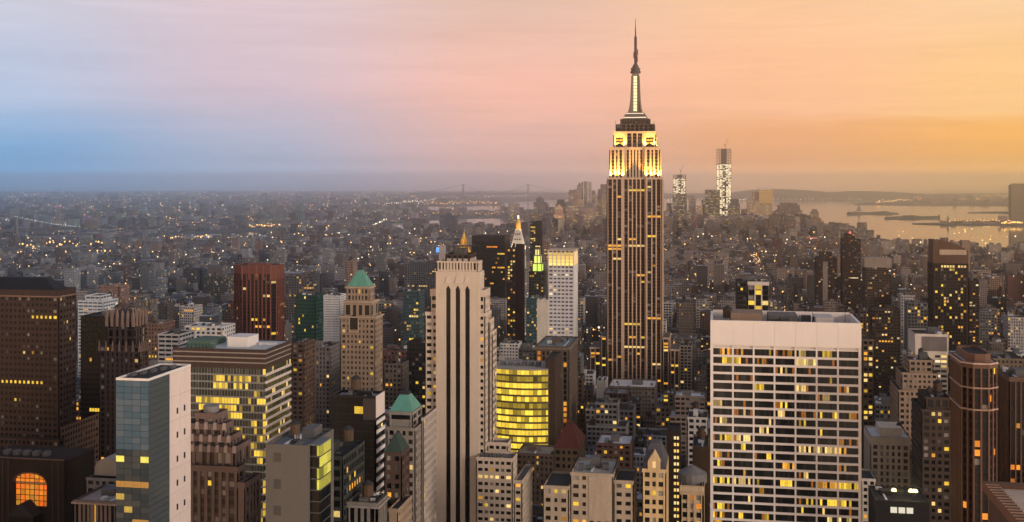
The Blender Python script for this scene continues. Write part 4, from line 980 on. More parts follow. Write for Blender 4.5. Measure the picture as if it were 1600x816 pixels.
# arched little block and columned block at lower left
t = simple('domed_grey_block', 'small grey block with rounded metal roof beside the slim glass building', 'building', 'the rounded metal roof', 500, 134, 181, 747, dep=28, st=St(bay=3, pier=1.4, span=1.8, wall=stone((.22, .22, .23)), gl=DKGL, lit=.06, lo=80), clut=0)
m_ = MB(); cx = (HX(140, 500) + HX(179, 500)) / 2; hwid = (HX(179, 500) - HX(140, 500)) / 2
pr = [(cx + hwid * cos(pi * i / 10), t.zt + 8.5 * sin(pi * i / 10) ** .7) for i in range(11)]
for (xa, za), (xb, zb2) in zip(pr, pr[1:]): m_.quad((xa, 504, za), (xa, 526, za), (xb, 526, zb2), (xb, 504, zb2))
m_.poly([(x_, 504, z_) for x_, z_ in pr][::-1]); m_.poly([(x_, 526, z_) for x_, z_ in pr]); t.part('vault_roof', m_, stone((.26, .24, .22), .5, .2))
t = simple('columned_block', 'columned stone block with bright cornice at the lower left bottom edge', 'building', None, 470, 114, 182, 783, dep=28, st=St(bay=2.2, pier=1.2, span=.5, floor=14, sd=.6, d=.8, wall=stone((.24, .19, .165)), gl=DKGL, lit=.15, lo=90), clut=4)
m_ = MB(); m_.box(t.x0 - .6, t.x1 + .6, t.y0 - .6, t.y1, t.zt - 1.6, t.zt - .9, bottom=True); t.part('cornice', m_, stone((.36, .28, .24)))

# curved yellow glass building with dark slab
v = 760; x0, x1 = HX(770, v), HX(858, v); zt = HZ(577, x0, v)
t = Tower('curved_lit_building', 'curved glass building with every floor glowing yellow beside the striped tan tower', 'office tower', (x0 + x1) / 2, v + 20, seed=1, phrase='the curved yellow lit building')
n = 14; arc = [(x0 + (x1 - x0) * i / n, v + 9 - 9 * sin(pi * (.18 + .64 * i / n)) / 1.0) for i in range(n + 1)]
m_ = MB(); m_.loft([(p[0], p[1] + .7) for p in arc] + [(x1, v + 36), (x0, v + 36)], 0, [(p[0], p[1] + .7) for p in arc] + [(x1, v + 36), (x0, v + 36)], zt - .8); t.part('core', m_, BLK)
rnd = random.Random(30); fh = 4.6; nf = int(zt // fh)
for j in range(nf):
    z1 = zt - j * fh; z0 = z1 - fh; m_ = MB(); dark = z1 < HZ(752, x0, v)
    dim = j in (1, 5)
    for (pa, pb) in zip(arc, arc[1:]):
        k = (0, 0, 0, .03)
        if not dark:
            s_ = rnd.choice((.5, .8, 1.0, 1.2)) * (.35 if dim else 1); k = (1.0 * s_, .66 * s_, .06 * s_, 0)
            if rnd.random() < .12 or (j > nf - 4): k = tuple(q * .3 for q in k[:3]) + (0,)
        m_.quad((pa[0] + .08, pa[1] + .3, z0 + 1.3), (pb[0] - .08, pb[1] + .3, z0 + 1.3), (pb[0] - .08, pb[1] + .3, z1), (pa[0] + .08, pa[1] + .3, z1), 0, k)
    m_.build('window_strip', glass(em=1.1), t.e, attr='lit')
    m_ = MB()
    for (pa, pb) in zip(arc, arc[1:]):
        m_.quad((pa[0], pa[1], z0), (pb[0], pb[1], z0), (pb[0], pb[1], z0 + 1.3), (pa[0], pa[1], z0 + 1.3)); m_.quad((pa[0], pa[1], z0 + 1.3), (pb[0], pb[1], z0 + 1.3), (pb[0], pb[1] + .7, z0 + 1.3), (pa[0], pa[1] + .7, z0 + 1.3)); m_.quad((pb[0], pb[1], z0), (pa[0], pa[1], z0), (pa[0], pa[1] + .7, z0), (pb[0], pb[1] + .7, z0))
    t.part('floor_band', m_, stone((.16, .14, .09), .4, .2))
m_ = MB(); m_.loft([(p[0], p[1] + .2) for p in arc] + [(x1, v + 36), (x0, v + 36)], zt - .3, [(p[0], p[1] + .2) for p in arc] + [(x1, v + 36), (x0, v + 36)], zt + .8); t.part('roof', m_, stone((.35, .32, .28)))
for q in range(6): t.box('cooling_unit', x0 + 3 + q * 5, x0 + 6 + q * 5, v + 12, v + 17, zt + .8, zt + rnd.uniform(2, 4), MECH)
t.bb = [x0, x1, v, v + 36]; t.z = zt; t.reg()
simple('dark_brown_slab', 'windowless dark brown slab attached beside the curved yellow building', 'building', None, 764, 852, 867, 560, xs=877, st=St(blank=True, wall=stone((.075, .045, .04), .7, .25)), clut=2)

# white striped tower with lit crown, and the stone columned block below it
v = 1010; sw = St(bay=3.6, pier=1.0, span=1.9, floor=3.5, sd=.1, d=.5, wall=WHITEC, sp=stone((.62, .62, .68)), gl=glass((.08, .09, .12), .15), lit=.05, row=.03, pal=(PAL, WRM), edge=1.2, top=.6)
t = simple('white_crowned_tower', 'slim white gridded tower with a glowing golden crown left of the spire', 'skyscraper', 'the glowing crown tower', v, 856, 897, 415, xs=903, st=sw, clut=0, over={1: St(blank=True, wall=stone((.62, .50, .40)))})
zc = HZ(392, t.x0, v); m_ = MB(); W = t.x1 - t.x0
m_.box(t.x0 + 1, t.x1 - 1, v + 1.2, t.y1 - 1, t.zt - 1, zc - 2); t.part('crown_core', m_, stone((.5, .4, .3)))
for i in range(7):
    x_ = t.x0 + .5 + (W - 1) * i / 6; m_ = MB(); m_.box(x_ - .5, x_ + .5, v, v + 1.0, t.zt - .003, zc, bottom=True); t.part('crown_fin', m_, WHITEC)
    if i < 6:
        for zq in range(4):
            m_ = MB(); s_ = 1.5 - .25 * zq; h = (zc - 1 - t.zt) / 4
            m_.box(x_ + .5, x_ + (W - 1) / 6 - .5, v + .6, v + .8, t.zt + zq * h, t.zt + (zq + .86) * h, k=(1.0 * s_, .62 * s_, .14 * s_, 0)); m_.build('crown_pane', glass(), t.e, attr='lit')
for i in range(5):
    y_ = v + 1.4 + (t.y1 - v - 1.6) * i / 4; m_ = MB(); m_.box(t.x1 - .8, t.x1, y_ - .4, y_ + .4, t.zt - .003, zc, bottom=True); t.part('crown_fin', m_, WHITEC)
m_ = MB(); m_.box(t.x1 - .7, t.x1 - .5, v + 1.5, t.y1 - .5, t.zt, zc - 1.5, k=(1.2, .7, .18, 0)); m_.build('crown_pane', glass(), t.e, attr='lit')
m_ = MB(); m_.box(t.x0 - .3, t.x1 + .3, v - .3, t.y1 + .2, zc, zc + 1.0, bottom=True); t.part('crown_cap', m_, stone((.5, .4, .3)))
simple('blank_white_block', 'narrow blank cream wall attached to the left of the white crowned tower', 'building', None, 1000, 839, 856, 468, dep=20, st=St(blank=True, wall=stone((.60, .54, .46))))
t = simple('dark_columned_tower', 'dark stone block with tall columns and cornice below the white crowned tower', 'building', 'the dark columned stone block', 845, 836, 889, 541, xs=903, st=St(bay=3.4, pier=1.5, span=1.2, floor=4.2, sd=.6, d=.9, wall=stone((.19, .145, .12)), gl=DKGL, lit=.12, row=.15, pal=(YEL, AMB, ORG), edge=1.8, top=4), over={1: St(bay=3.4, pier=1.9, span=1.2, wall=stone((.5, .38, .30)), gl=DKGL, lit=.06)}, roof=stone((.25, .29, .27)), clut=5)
m_ = MB(); m_.box(t.x0 - .8, t.x1 + .8, t.y0 - .8, t.y1 + .5, t.zt - 2.4, t.zt - 1.4, bottom=True); t.part('cornice', m_, stone((.28, .22, .18)))

# dark slabs and lit tops around the golden ones
t = simple('broad_black_tower', 'broad black glass tower with scattered orange windows behind the golden pyramid', 'skyscraper', 'the broad black tower', 1800, 737, 789, 369, dep=45, st=St(bay=3, pier=.5, span=1.4, d=.4, wall=stone((.035, .03, .032), .4), gl=DKGL, lit=.03, row=.12, pal=(AMB, ORG, YEL), blind=0, edge=.8, top=9), clut=0)
t = simple('twin_brown_slab', 'narrow dark brown slab tower just right of the broad black tower', 'skyscraper', None, 1450, 792, 806, 388, dep=25, st=St(bay=3, pier=1, span=1.3, wall=stone((.10, .06, .06)), gl=glass((.05, .06, .09), .1), lit=.16, row=.05))
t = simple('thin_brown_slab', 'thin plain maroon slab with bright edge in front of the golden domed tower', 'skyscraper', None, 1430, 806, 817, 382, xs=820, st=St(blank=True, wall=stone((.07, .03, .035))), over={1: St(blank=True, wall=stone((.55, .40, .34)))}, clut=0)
t = simple('teal_slab', 'narrow teal tower below the green lit lantern', 'building', None, 1300, 822, 846, 466, dep=24, st=St(bay=2.6, pier=.5, span=1.5, wall=stone((.07, .15, .16)), gl=glass((.02, .05, .06), .1), lit=.08))
t = simple('lantern_tower', 'slim dark tower topped by a green and yellow lit lantern', 'skyscraper', None, 1420, 826, 850, 424, dep=20, st=St(bay=3, pier=1.2, wall=stone((.12, .12, .11)), gl=DKGL, lit=.08), clut=0)
xa, xb = HX(831, 1424), HX(848, 1424); zz = t.zt
for w_, h, c_ in ((1.0, 9, (.75, 1.0, .10)), (.72, 9, (.95, 1.0, .16)), (.5, 7, (1.0, .85, .3))):
    hw_ = (xb - xa) / 2 * w_; cx = (xa + xb) / 2; m_ = MB(); m_.box(cx - hw_ * .8, cx + hw_ * .8, 1424, 1424 + hw_ * 1.8, zz, zz + h); t.part('lantern', m_, glow(c_, 1.0))
    m_ = MB(); m_.box(cx - hw_, cx + hw_, 1423, 1425 + hw_ * 1.9, zz + h, zz + h + 1.2, bottom=True)
    for sx in (-1, 0, 1): m_.box(cx + sx * hw_ * .85 - .5, cx + sx * hw_ * .85 + .5, 1423.3, 1423.9, zz, zz + h)
    t.part('lantern_frame', m_, stone((.3, .28, .2))); zz += h + 1.2
t = simple('slender_dark_tower', 'slender dark apartment tower with lit left bays right of the golden dome', 'skyscraper', None, 2150, 828, 845, 347, dep=18, st=St(bay=3.4, pier=.6, span=1.3, wall=stone((.05, .035, .035)), gl=DKGL, lit=.22, row=.1, pal=(AMB, WRM, YEL)), clut=0)
m_ = MB(); m_.box(t.x0 + (t.x1 - t.x0) * .5, t.x1 + .5, t.y0 - 1, t.y1, t.zt - 45, t.zt + 2, bottom=True); t.part('dark_fin', m_, stone((.03, .02, .022)))
t = simple('pink_slab', 'narrow pinkish slab tower behind the glowing crown', 'building', None, 2300, 846, 858, 375, dep=20, st=St(bay=4, pier=1, wall=stone((.35, .25, .24)), gl=DKGL, lit=.05), clut=0)

def golden_pyramid():
    v = 1850; xa, xb = HX(709, v), HX(735, v); cx = (xa + xb) / 2; w = (xb - xa) / 2; zb = HZ(402, cx, v); zt_ = HZ(364, cx, v)
    t = Tower('golden_pyramid_tower', 'stone tower with a floodlit golden pyramid roof behind the striped tan tower', 'skyscraper', cx, v + w, phrase='the golden pyramid roof', seed=3)
    t.tier(rect(xa - 12, xb + 12, v - 10, v + 2 * w + 10), 0, zb - 25, St(wall=LIMEST, gl=DKGL, lit=.06))
    t.tier(rect(xa, xb, v, v + 2 * w), zb - 25, zb, St(wall=LIMEST, gl=DKGL, lit=.1, bay=4, pier=2))
    def oct(r): return [(cx + r * cos(pi / 8 + k * pi / 4), v + w + r * sin(pi / 8 + k * pi / 4)) for k in range(8)]
    h = zt_ - zb; gm = stone((.80, .50, .09), .45, .15)
    t.loft('roof', oct(w), zb, oct(w * .34), zb + h * .62, gm)
    t.loft('lantern', oct(w * .42), zb + h * .62, oct(w * .36), zb + h * .74, gm); t.loft('finial', oct(w * .28), zb + h * .74, oct(w * .03), zt_, gm)
    for k in range(4):
        x_, y_ = cx + (w + 6) * (-1, 1)[k % 2], v + w + (w + 6) * (-1, 1)[k // 2]
        spot('floodlight_beam', (x_, y_, zb - 4), (cx, v + w, zb + h * .45), 60000, (1.0, .55, .10), 80, t.e)
    spot('floodlight_beam', (cx, v - 9, zb - 4), (cx, v + w, zb + h * .4), 60000, (1.0, .55, .10), 85, t.e)
    for k in range(4):
        m_ = MB(); x_, y_ = cx + w * (-1, 1)[k % 2], v + w + w * (-1, 1)[k // 2]; m_.cyl(x_, y_, zb, zb + 9, 2, .2, 8); t.part('turret', m_, gm)
    t.reg()
golden_pyramid()
def golden_dome():
    v = 2050; cx = (HX(797, v) + HX(819, v)) / 2; D = depth(cx, v)
    def z(y): return CAMZ + (HZN - y) / F * D
    w = (HX(819, v) - HX(798, v)) / 2; marble = stone((.62, .56, .50), .7, .12)
    t = Tower('campanile', 'white marble campanile with steep pyramid top and golden lit cupola', 'skyscraper', cx, v + w, phrase='the white campanile', seed=9)
    def sq(r): return rect(cx - r, cx + r, v + w - r, v + w + r)
    t.tier(sq(w), 0, z(402), St(bay=5, pier=2.2, span=2, wall=marble, gl=DKGL, lit=.04, row=0, top=4)); t.tier(sq(w * .93), z(402), z(388), St(bay=5, pier=2.2, floor=14, span=2, wall=marble, gl=DKGL, lit=.2, row=0, top=3))
    r_ = t.loft('roof', sq(w * .95), z(388), sq(w * .36), z(358), marble)
    for j in range(3):
        for i in range(-1, 2):
            q = (j + .5) / 3.6; rr = w * .95 + (w * .36 - w * .95) * q; z_ = z(388) + (z(358) - z(388)) * q; m_ = MB(); m_.box(cx + i * rr * .5 - 1, cx + i * rr * .5 + 1, v + w - rr - .6, v + w - rr + 1.2, z_, z_ + 2.4, bottom=True); t.part('dormer', m_, stone((.1, .08, .07)), r_)
    gm = stone((.80, .52, .12), .4, .15)
    def circ(r): return [(cx + r * cos(k * pi / 6), v + w + r * sin(k * pi / 6)) for k in range(12)]
    t.loft('colonnade', circ(w * .36), z(358), circ(w * .34), z(351), gm); t.loft('cupola', circ(w * .40), z(351), circ(w * .12), z(342), gm); m_ = MB(); m_.cyl(cx, v + w, z(342), z(337), 1.8, 1.5, 8); t.part('lantern', m_, glow((1.0, .8, .45), 1.6))
    for k in range(4):
        x_, y_ = cx + (w + 4) * (-1, 1)[k % 2], v + w + (w + 4) * (-1, 1)[k // 2]
        spot('floodlight_beam', (x_, y_, z(392)), (cx, v + w, z(368)), 30000, (1.0, .74, .48), 80, t.e); spot('floodlight_beam', (x_ * .5 + cx * .5, y_ * .5 + (v + w) * .5, z(362)), (cx, v + w, z(346)), 9000, (1.0, .55, .10), 90, t.e)
    t.reg()
golden_dome()

# right side
t = simple('dark_framed_block', 'dark block with white framed lit bays right behind the gridded slab', 'office tower', 'the white framed bays', 930, 1150, 1168, 440, dep=26, st=St(bay=2.4, pier=.5, wall=stone((.055, .05, .05)), gl=DKGL, lit=.02), clut=0)
xb = HX(1202, 930); t.tier(rect(t.x1 + .01, xb, 931, 956), 0, t.zt, St(bay=6.2, pier=1.0, span=.8, floor=4.2, sd=.5, d=.7, wall=PINKW, sp=stone((.07, .06, .06)), gl=DKGL, lit=.30, row=.2, pal=(AMB, WRM, YEL), edge=.8, top=3))
t.clutter(t.x0 + 1, xb - 1, 934, 950, t.zt - 1.1, 4)
def ridge(name, label, v, xl, xr, y, st, dep=28, phrase=None, **k): return simple(name, label, 'skyscraper', phrase, v, xl, xr, y, dep=dep, st=st, **k)
dk = St(bay=3, pier=.9, span=1.7, floor=3.3, wall=stone((.095, .06, .05)), gl=DKGL, lit=.035, row=.01, pal=(AMB, WRM, PAL), edge=.8)
t = ridge('dark_ribbed_tower', 'tall dark banded tower with red beacon right of centre', 1880, 1316, 1345, 374, dk.but(pier=.4, span=1.9), phrase='the red beacon tower', clut=0)
xa, xb = HX(1321, 1885), HX(1336, 1885); z1 = HZ(365, xa, 1885); t.tier(rect(xa, xb, 1885, 1900), t.zt - 1, z1, dk); m_ = MB(); m_.cyl((xa + xb) / 2, 1890, z1 - .5, z1 + 3, 2.2, 1.6, 8); t.part('beacon', m_, glow((1.0, .05, .07), 1.2))
t = ridge('dark_paired_tower', 'dark tower with paler strip left of the beacon tower', 1880, 1275, 1308, 403, dk, phrase='the dark paired tower', clut=0)
m_ = MB(); m_.box(t.x0 + (t.x1 - t.x0) * .32, t.x0 + (t.x1 - t.x0) * .55, t.y0 - .5, t.y0 + 2, 0, t.zt - 6); t.part('pale_strip', m_, stone((.3, .24, .21))); t.tier(rect(HX(1281, 1884), HX(1300, 1884), 1884, 1900), t.zt - 1, HZ(394, t.x0, 1884), dk)
t = ridge('pale_capped_block', 'brown glass block with blank pale cap right of the beacon tower', 1560, 1351, 1393, 404, dk.but(lit=.07, wall=stone((.14, .10, .08)), top=12), clut=0)
m_ = MB(); m_.box(t.x0 - .3, t.x1 + .3, t.y0 - .3, t.y1, t.zt - 12, t.zt + .3, bottom=True); t.part('cap', m_, stone((.36, .28, .23)))
ridge('lower_dark_block', 'lower dark block in front of the pale capped one with scattered lights', 1180, 1362, 1407, 484, dk.but(lit=.10, wall=stone((.08, .055, .045))))
# sloped top glass tower
v = 1330; x0, x1 = HX(1458, v), HX(1513, v); t = simple('sloped_top_tower', 'dark glass tower with curved sloping top and many orange windows at right', 'skyscraper', 'the sloping top tower', v, 1458, 1513, 412, dep=34, st=St(bay=3, pier=.8, span=1.1, floor=3.6, wall=stone((.07, .048, .04)), gl=DKGL, lit=.13, row=.02, pal=(YEL, AMB, AMB, WRM), edge=2.2, top=2), clut=0)
zl, zr, zb = HZ(375, x0, v), HZ(392, x1, v), t.zt - 1
m_ = MB(); n = 8; pr = [(x0 + (x1 - x0) * i / n, zl + (zr - zl) * (i / n) ** 2.2) for i in range(n + 1)]
for (xa, za), (xb, zc) in zip(pr, pr[1:]):
    m_.quad((xa, v, zb), (xb, v, zb), (xb, v, zc), (xa, v, za)); m_.quad((xb, v + 30, zb), (xa, v + 30, zb), (xa, v + 30, za), (xb, v + 30, zc)); m_.quad((xa, v, za), (xb, v, zc), (xb, v + 30, zc), (xa, v + 30, za))
m_.quad((x0, v + 30, zb), (x0, v, zb), (x0, v, zl), (x0, v + 30, zl)); m_.quad((x1, v, zb), (x1, v + 30, zb), (x1, v + 30, zr), (x1, v, zr)); t.part('sloped_crown', m_, stone((.20, .115, .075)))
m_ = MB(); m_.box(x0 + (x1 - x0) * .18, x1 - 2, v - .5, v + .4, HZ(398, x0, v), HZ(390, x0, v), bottom=True); t.part('crown_band', m_, stone((.5, .38, .28)))
t = simple('side_tower', 'low dark orange lit tower attached right of the sloping one', 'building', None, 1345, 1514, 1530, 438, dep=26, st=dk.but(lit=.12))
simple('distant_stack', 'plain pale block peeking over the shoulder of the sloping tower', 'building', None, 2400, 1503, 1516, 376, dep=20, st=St(blank=True, wall=stone((.34, .24, .17))), clut=0)
# cream building with grey panel
t = simple('cream_paneled_block', 'cream banded office block with blank grey panel on its top', 'building', 'the cream banded block', 900, 1430, 1482, 522, dep=32, st=St(bay=4, pier=.5, span=1.8, floor=3.7, sd=0.0, pd=.2, wall=stone((.62, .54, .46)), gl=glass((.03, .025, .02), .12), lit=.22, row=.22, pal=(WRM, PAL, YEL), top=16), clut=4)
m_ = MB(); m_.box(t.x0 + (t.x1 - t.x0) * .2, t.x1 - 1, t.y0 - .3, t.y0 + .5, t.zt - 13, t.zt - 2, bottom=True); t.part('grey_panel', m_, stone((.24, .21, .20)))
# stepped stone
ss = St(bay=3, pier=1.4, span=1.7, wall=stone((.36, .26, .19)), gl=DKGL, lit=.04, row=.02, edge=1.3)
t = simple('stepped_stone_tower', 'tan stepped stone tower narrowing upward beside the cream block', 'building', 'the tan stepped stone tower', 760, 1404, 1468, 610, dep=38, st=ss, clut=0)
pv_ = t.zt
for xl, xr, dv, y in ((1409, 1466, 4, 582), (1420, 1458, 8, 562)):
    xa, xb = HX(xl, 760 + dv), HX(xr, 760 + dv); z1 = HZ(y, xa, 760 + dv); t.tier(rect(xa, xb, 760 + dv, 790), pv_ - 1, z1, ss); pv_ = z1
t.clutter(xa + 1, xb - 1, 770, 788, z1 - 1, 2, 1)
ds = ss.but(wall=stone((.11, .075, .06)), lit=.12, row=.1)
t = simple('dark_stepped_block', 'dark stepped block with short lit rows in front of the tan stepped tower', 'building', None, 640, 1440, 1487, 640, dep=32, st=ds, clut=0)
xa, xb = HX(1446, 644), HX(1485, 644); z1 = HZ(620, xa, 644); t.tier(rect(xa, xb, 644, 668), t.zt - 1, z1, ds); t.clutter(xa + 1, xb - 1, 648, 664, z1 - 1, 3, 1)
# reddish octagonal tower
v = 490; x0, x1 = HX(1505, v), HX(1562, v); W = x1 - x0; zt = HZ(566, x0, v); cop = stone((.20, .11, .075), .6, .25)
t = Tower('copper_ribbed_tower', 'tall copper brown tower with chamfered corners and upright ribs at right', 'skyscraper', (x0 + x1) / 2, v + 14, seed=2, phrase='the copper brown ribbed tower')
fp = [(x0 + 4, v), (x1 - 4, v), (x1, v + 4), (x1, v + 26), (x1 - 4, v + 30), (x0 + 4, v + 30), (x0, v + 26), (x0, v + 4)]
rs = St(bay=2.6, pier=.75, span=1.1, floor=3.7, d=.7, sd=.5, wall=cop, sp=stone((.05, .03, .025)), gl=DKGL, lit=.05, row=.01, pal=(AMB, YEL, ORG), edge=.5, top=2.5, lo=60, blind=.02)
t.tier(fp, 0, zt, rs, roof=stone((.3, .26, .24)))
ip = inset(fp, 2.4); t.tier(ip, zt - 1.2, HZ(554, x0, v), rs.but(blank=True)); op = inset(fp, -.4)
for y in (606, 640): 
    z_ = HZ(y, x0, v); m_ = MB(); m_.loft(op, z_ - .3, op, z_ + .3, 0, True); t.part('ledge', m_, stone((.40, .26, .19)))
m_ = MB(); m_.loft(op, zt - .8, op, zt - .2, 0, True); t.part('ledge', m_, stone((.5, .36, .29))); t.reg()
t = simple('right_edge_tower', 'brown ribbed block at the right edge behind the copper tower', 'building', None, 640, 1577, 1640, 590, dep=30, st=rs.but(lit=.05), clut=3)
simple('low_cornice_block', 'grey corniced block between the sloping tower and the right edge', 'building', None, 870, 1535, 1600, 560, dep=36, st=ss.but(wall=stone((.24, .18, .13)), lit=.10), clut=5)
# cream block right of the slab
cr = St(bay=3.4, pier=1.7, span=1.4, floor=3.8, sd=.25, wall=stone((.50, .41, .31)), gl=glass((.07, .05, .04), .2), lit=.01, row=0, edge=1.6, top=5, blind=.2)
t = simple('cream_ribbed_block', 'cream stone block with shallow window ribs stepping down to the right', 'building', 'the cream ribbed block', 690, 1360, 1423, 683, dep=30, st=cr, clut=0, roof=WHITEROOF)
t.tier(rect(t.x1 + .01, HX(1432, 693), 693, 718), 0, HZ(720, t.x1, 690), cr); t.tier(rect(HX(1432, 693) + .02, HX(1440, 697), 697, 716), 0, HZ(745, t.x1, 690), cr)
t.box('bulkhead', HX(1375, 695), HX(1410, 695), 696, 714, t.zt - 1, t.zt + 4, stone((.5, .41, .31))); t.tank(t.x1 - 4, 705, t.zt - 1, 1.8)
simple('slim_white_block', 'narrow white corniced block squeezed beside the gridded slab base', 'building', None, 640, 1346, 1369, 748, dep=22, st=St(wall=stone((.55, .5, .42)), gl=DKGL, lit=.08), clut=2)
simple('orange_lit_block', 'orange lit apartment block just right behind the gridded slab', 'building', None, 800, 1347, 1366, 530, dep=24, st=St(bay=2.6, pier=.9, span=1.5, wall=stone((.20, .14, .10)), gl=DKGL, lit=.25, row=.05, pal=(AMB, YEL, WRM)))
# floodlit black roof with screens
v = 560; x0, x1 = HX(1368, v), HX(1452, v); zt = HZ(786, x0, v)
t = simple('dark_roof_building', 'black flat building with three lit panels and rooftop lamps at bottom right', 'building', 'the rooftop lamps', v, 1368, 1452, 783, dep=26, st=St(blank=True, wall=BLK), clut=4)
for q in range(3):
    m_ = MB(); xa = x0 + (x1 - x0) * (.28 + q * .15); m_.box(xa, xa + (x1 - x0) * .12, v - .4, v + .2, zt - 4.2, zt - 1.5, bottom=True); t.part('lit_panel', m_, glow((.75, .72, .55), .7))
for q in (.38, .70, .78):
    xa = x0 + (x1 - x0) * q; m_ = MB(); m_.cyl(xa, v + 6, t.zt - 1, t.zt + 3, .15, .12, 6); p = t.part('lamp_post', m_, STEEL); m_ = MB(); m_.cyl(xa, v + 6, t.zt + 3, t.zt + 4.2, 1.4, .9, 8); t.part('lamp_head', m_, glow((1.0, .80, .30), 2.0), p)
    l = bpy.data.lights.new('roof_lamp', 'POINT'); l.energy = 900; l.color = (1, .75, .35); l.shadow_soft_size = .8; o = bpy.data.objects.new('roof_lamp', l); col.objects.link(o); o.parent = t.e; o.location = Vector((xa, v + 5, t.zt + 5.2)) - t.e.location
# near roof terrace in the lower right corner
v = 150; zr = HZ(752, HX(1545, v), v); x0, x1 = HX(1535, v), HX(1535, v) + 40
t = Tower('near_terrace_building', 'close building corner with pale gravel roof and ribbed parapet, bottom right corner', 'building', x0 + 20, v - 20, seed=1)
y1 = v; ya = v - 44
m_ = MB(); m_.box(x0 + .6, x1, ya, y1 - .6, 0, zr - .7); t.part('wall', m_, stone((.12, .075, .05)))
m_ = MB(); m_.box(x0 + 1.5, x1, ya, y1 - 1.5, zr - .7, zr - .5); t.part('roof', m_, stone((.50, .38, .28), .9, .25))
m_ = MB(); m_.box(x0, x0 + 1.5, ya, y1, zr - 1.2, zr, bottom=True); m_.box(x0 + 1.51, x1, y1 - 1.5, y1, zr - 1.2, zr + .003, bottom=True); t.part('parapet', m_, stone((.20, .11, .07)))
for q in range(36):
    m_ = MB(); y_ = ya + 1.2 * q; m_.box(x0 - .05, x0 + 1.55, y_, y_ + .18, zr, zr + .12); t.part('parapet_rib', m_, stone((.36, .23, .15)))
m_ = MB(); m_.box(x0 + 1.51, x0 + 1.75, ya, y1 - 1.6, zr - .5, zr - .2); t.part('flashing', m_, stone((.6, .5, .42))); t.box('roof_vent', x0 + 9, x0 + 10.5, y1 - 9, y1 - 7.5, zr - .5, zr + .6, MECH)
t.bb = [x0, x1, ya, y1]; t.z = zr; t.reg()

# bottom centre
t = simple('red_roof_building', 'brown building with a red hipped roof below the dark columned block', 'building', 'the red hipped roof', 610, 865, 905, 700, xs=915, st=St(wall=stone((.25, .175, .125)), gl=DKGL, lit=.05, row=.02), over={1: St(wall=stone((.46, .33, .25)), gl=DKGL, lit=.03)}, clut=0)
cx = (t.x0 + t.x1) / 2; cyy = (t.y0 + t.y1) / 2; t.loft('roof', rect(t.x0 - .3, t.x1 + .3, t.y0 - .3, t.y1 + .3), t.zt - .2, rect(cx - 1.2, cx + 1.2, cyy - 1, cyy + 1), HZ(667, cx, 610), stone((.22, .06, .045), .8, .3))
be = St(bay=2.9, pier=1.6, span=2.0, floor=3.7, wall=stone((.40, .325, .25)), gl=DKGL, lit=.12, row=.08, lo=70, edge=1.2, blind=.2)
t = simple('beige_brick_building', 'beige brick building with blank upper wall and yellow windows at bottom centre', 'building', 'the beige brick building', 470, 891, 958, 739, dep=26, st=be, clut=0, roof=stone((.4, .37, .33)))
m_ = MB(); m_.box(HX(920, 470), t.x1 - 1, t.y0 - .25, t.y0 + .4, t.zt - 20, t.zt - 1.5, bottom=True); t.part('blank_wall', m_, stone((.42, .34, .26)))
t.tier(rect(HX(848, 466), t.x0 - .01, 466, 490), 0, HZ(760, t.x0, 466), be.but(lit=.25, row=.2)); t.tier(rect(t.x1 + .01, HX(990, 472), 472, 492), 0, HZ(752, t.x1, 470), be); t.clutter(t.x0 + 2, t.x1 - 2, 474, 492, t.zt - 1, 5, 0)
t = simple('gothic_gabled_building', 'honey lit stone building with steep slate gable at bottom centre', 'building', 'the honey gabled building', 470, 1003, 1041, 733, dep=24, st=St(bay=2.7, pier=1.1, span=1.7, wall=stone((.56, .41, .22)), gl=DKGL, lit=.12, row=.08, lo=70), clut=0)
cx = (t.x0 + t.x1) / 2; zz = HZ(699, cx, 470); t.loft('roof', rect(t.x0, t.x1, t.y0 + 1, t.y1), t.zt - .3, rect(cx - 2.0, cx + 2.0, t.y0 + 8, t.y1 - 8), zz, stone((.13, .13, .145)))
m_ = MB(); m_.poly([(cx - 2.6, t.y0 - .2, t.zt - 1), (cx + 2.6, t.y0 - .2, t.zt - 1), (cx + 2.6, t.y0 - .2, t.zt + 3), (cx - 2.6, t.y0 - .2, t.zt + 3)]); m_.loft([(cx - 2.6, t.y0 - .2), (cx + 2.6, t.y0 - .2), (cx + 2.6, t.y0 + 4), (cx - 2.6, t.y0 + 4)], t.zt + 3, [(cx - .05, t.y0 - .2), (cx + .05, t.y0 - .2), (cx + .05, t.y0 + 6), (cx - .05, t.y0 + 6)], t.zt + 7); t.part('dormer', m_, stone((.56, .41, .22)))
m_ = MB(); m_.box(cx - .7, cx + .7, t.y0 - .3, t.y0 - .2, t.zt + .5, t.zt + 3.2, bottom=True); t.part('dormer_window', m_, glow((1.0, .55, .1), .6))
t = simple('dark_ladder_building', 'dark narrow building with a ladder of paired lit windows', 'building', 'the ladder of lights', 560, 1042, 1062, 674, dep=20, st=St(blank=True, wall=stone((.10, .065, .05))), clut=3)
for j in range(20):
    for q in (.55, .78):
        m_ = MB(); xa = t.x0 + (t.x1 - t.x0) * q; z_ = t.zt - 4 - j * 3.2; m_.box(xa, xa + 1.0, t.y0 - .06, t.y0 + .1, z_, z_ + 1.5, bottom=True)
        if t.rnd.random() < .9: t.part('window', m_, glow(t.rnd.choice(((1.0, .62, .1), (1.0, .75, .3))), .9))
t = simple('ornate_corner_building', 'ornate cream building with arcaded top and low dome near the slab', 'building', 'the ornate cream building', 490, 1062, 1100, 759, dep=24, st=St(bay=2.7, pier=1.2, span=1.5, floor=3.8, sd=.4, d=.8, wall=stone((.42, .33, .22)), gl=DKGL, lit=.12, pal=(AMB, ORG), lo=70, top=4), clut=0)
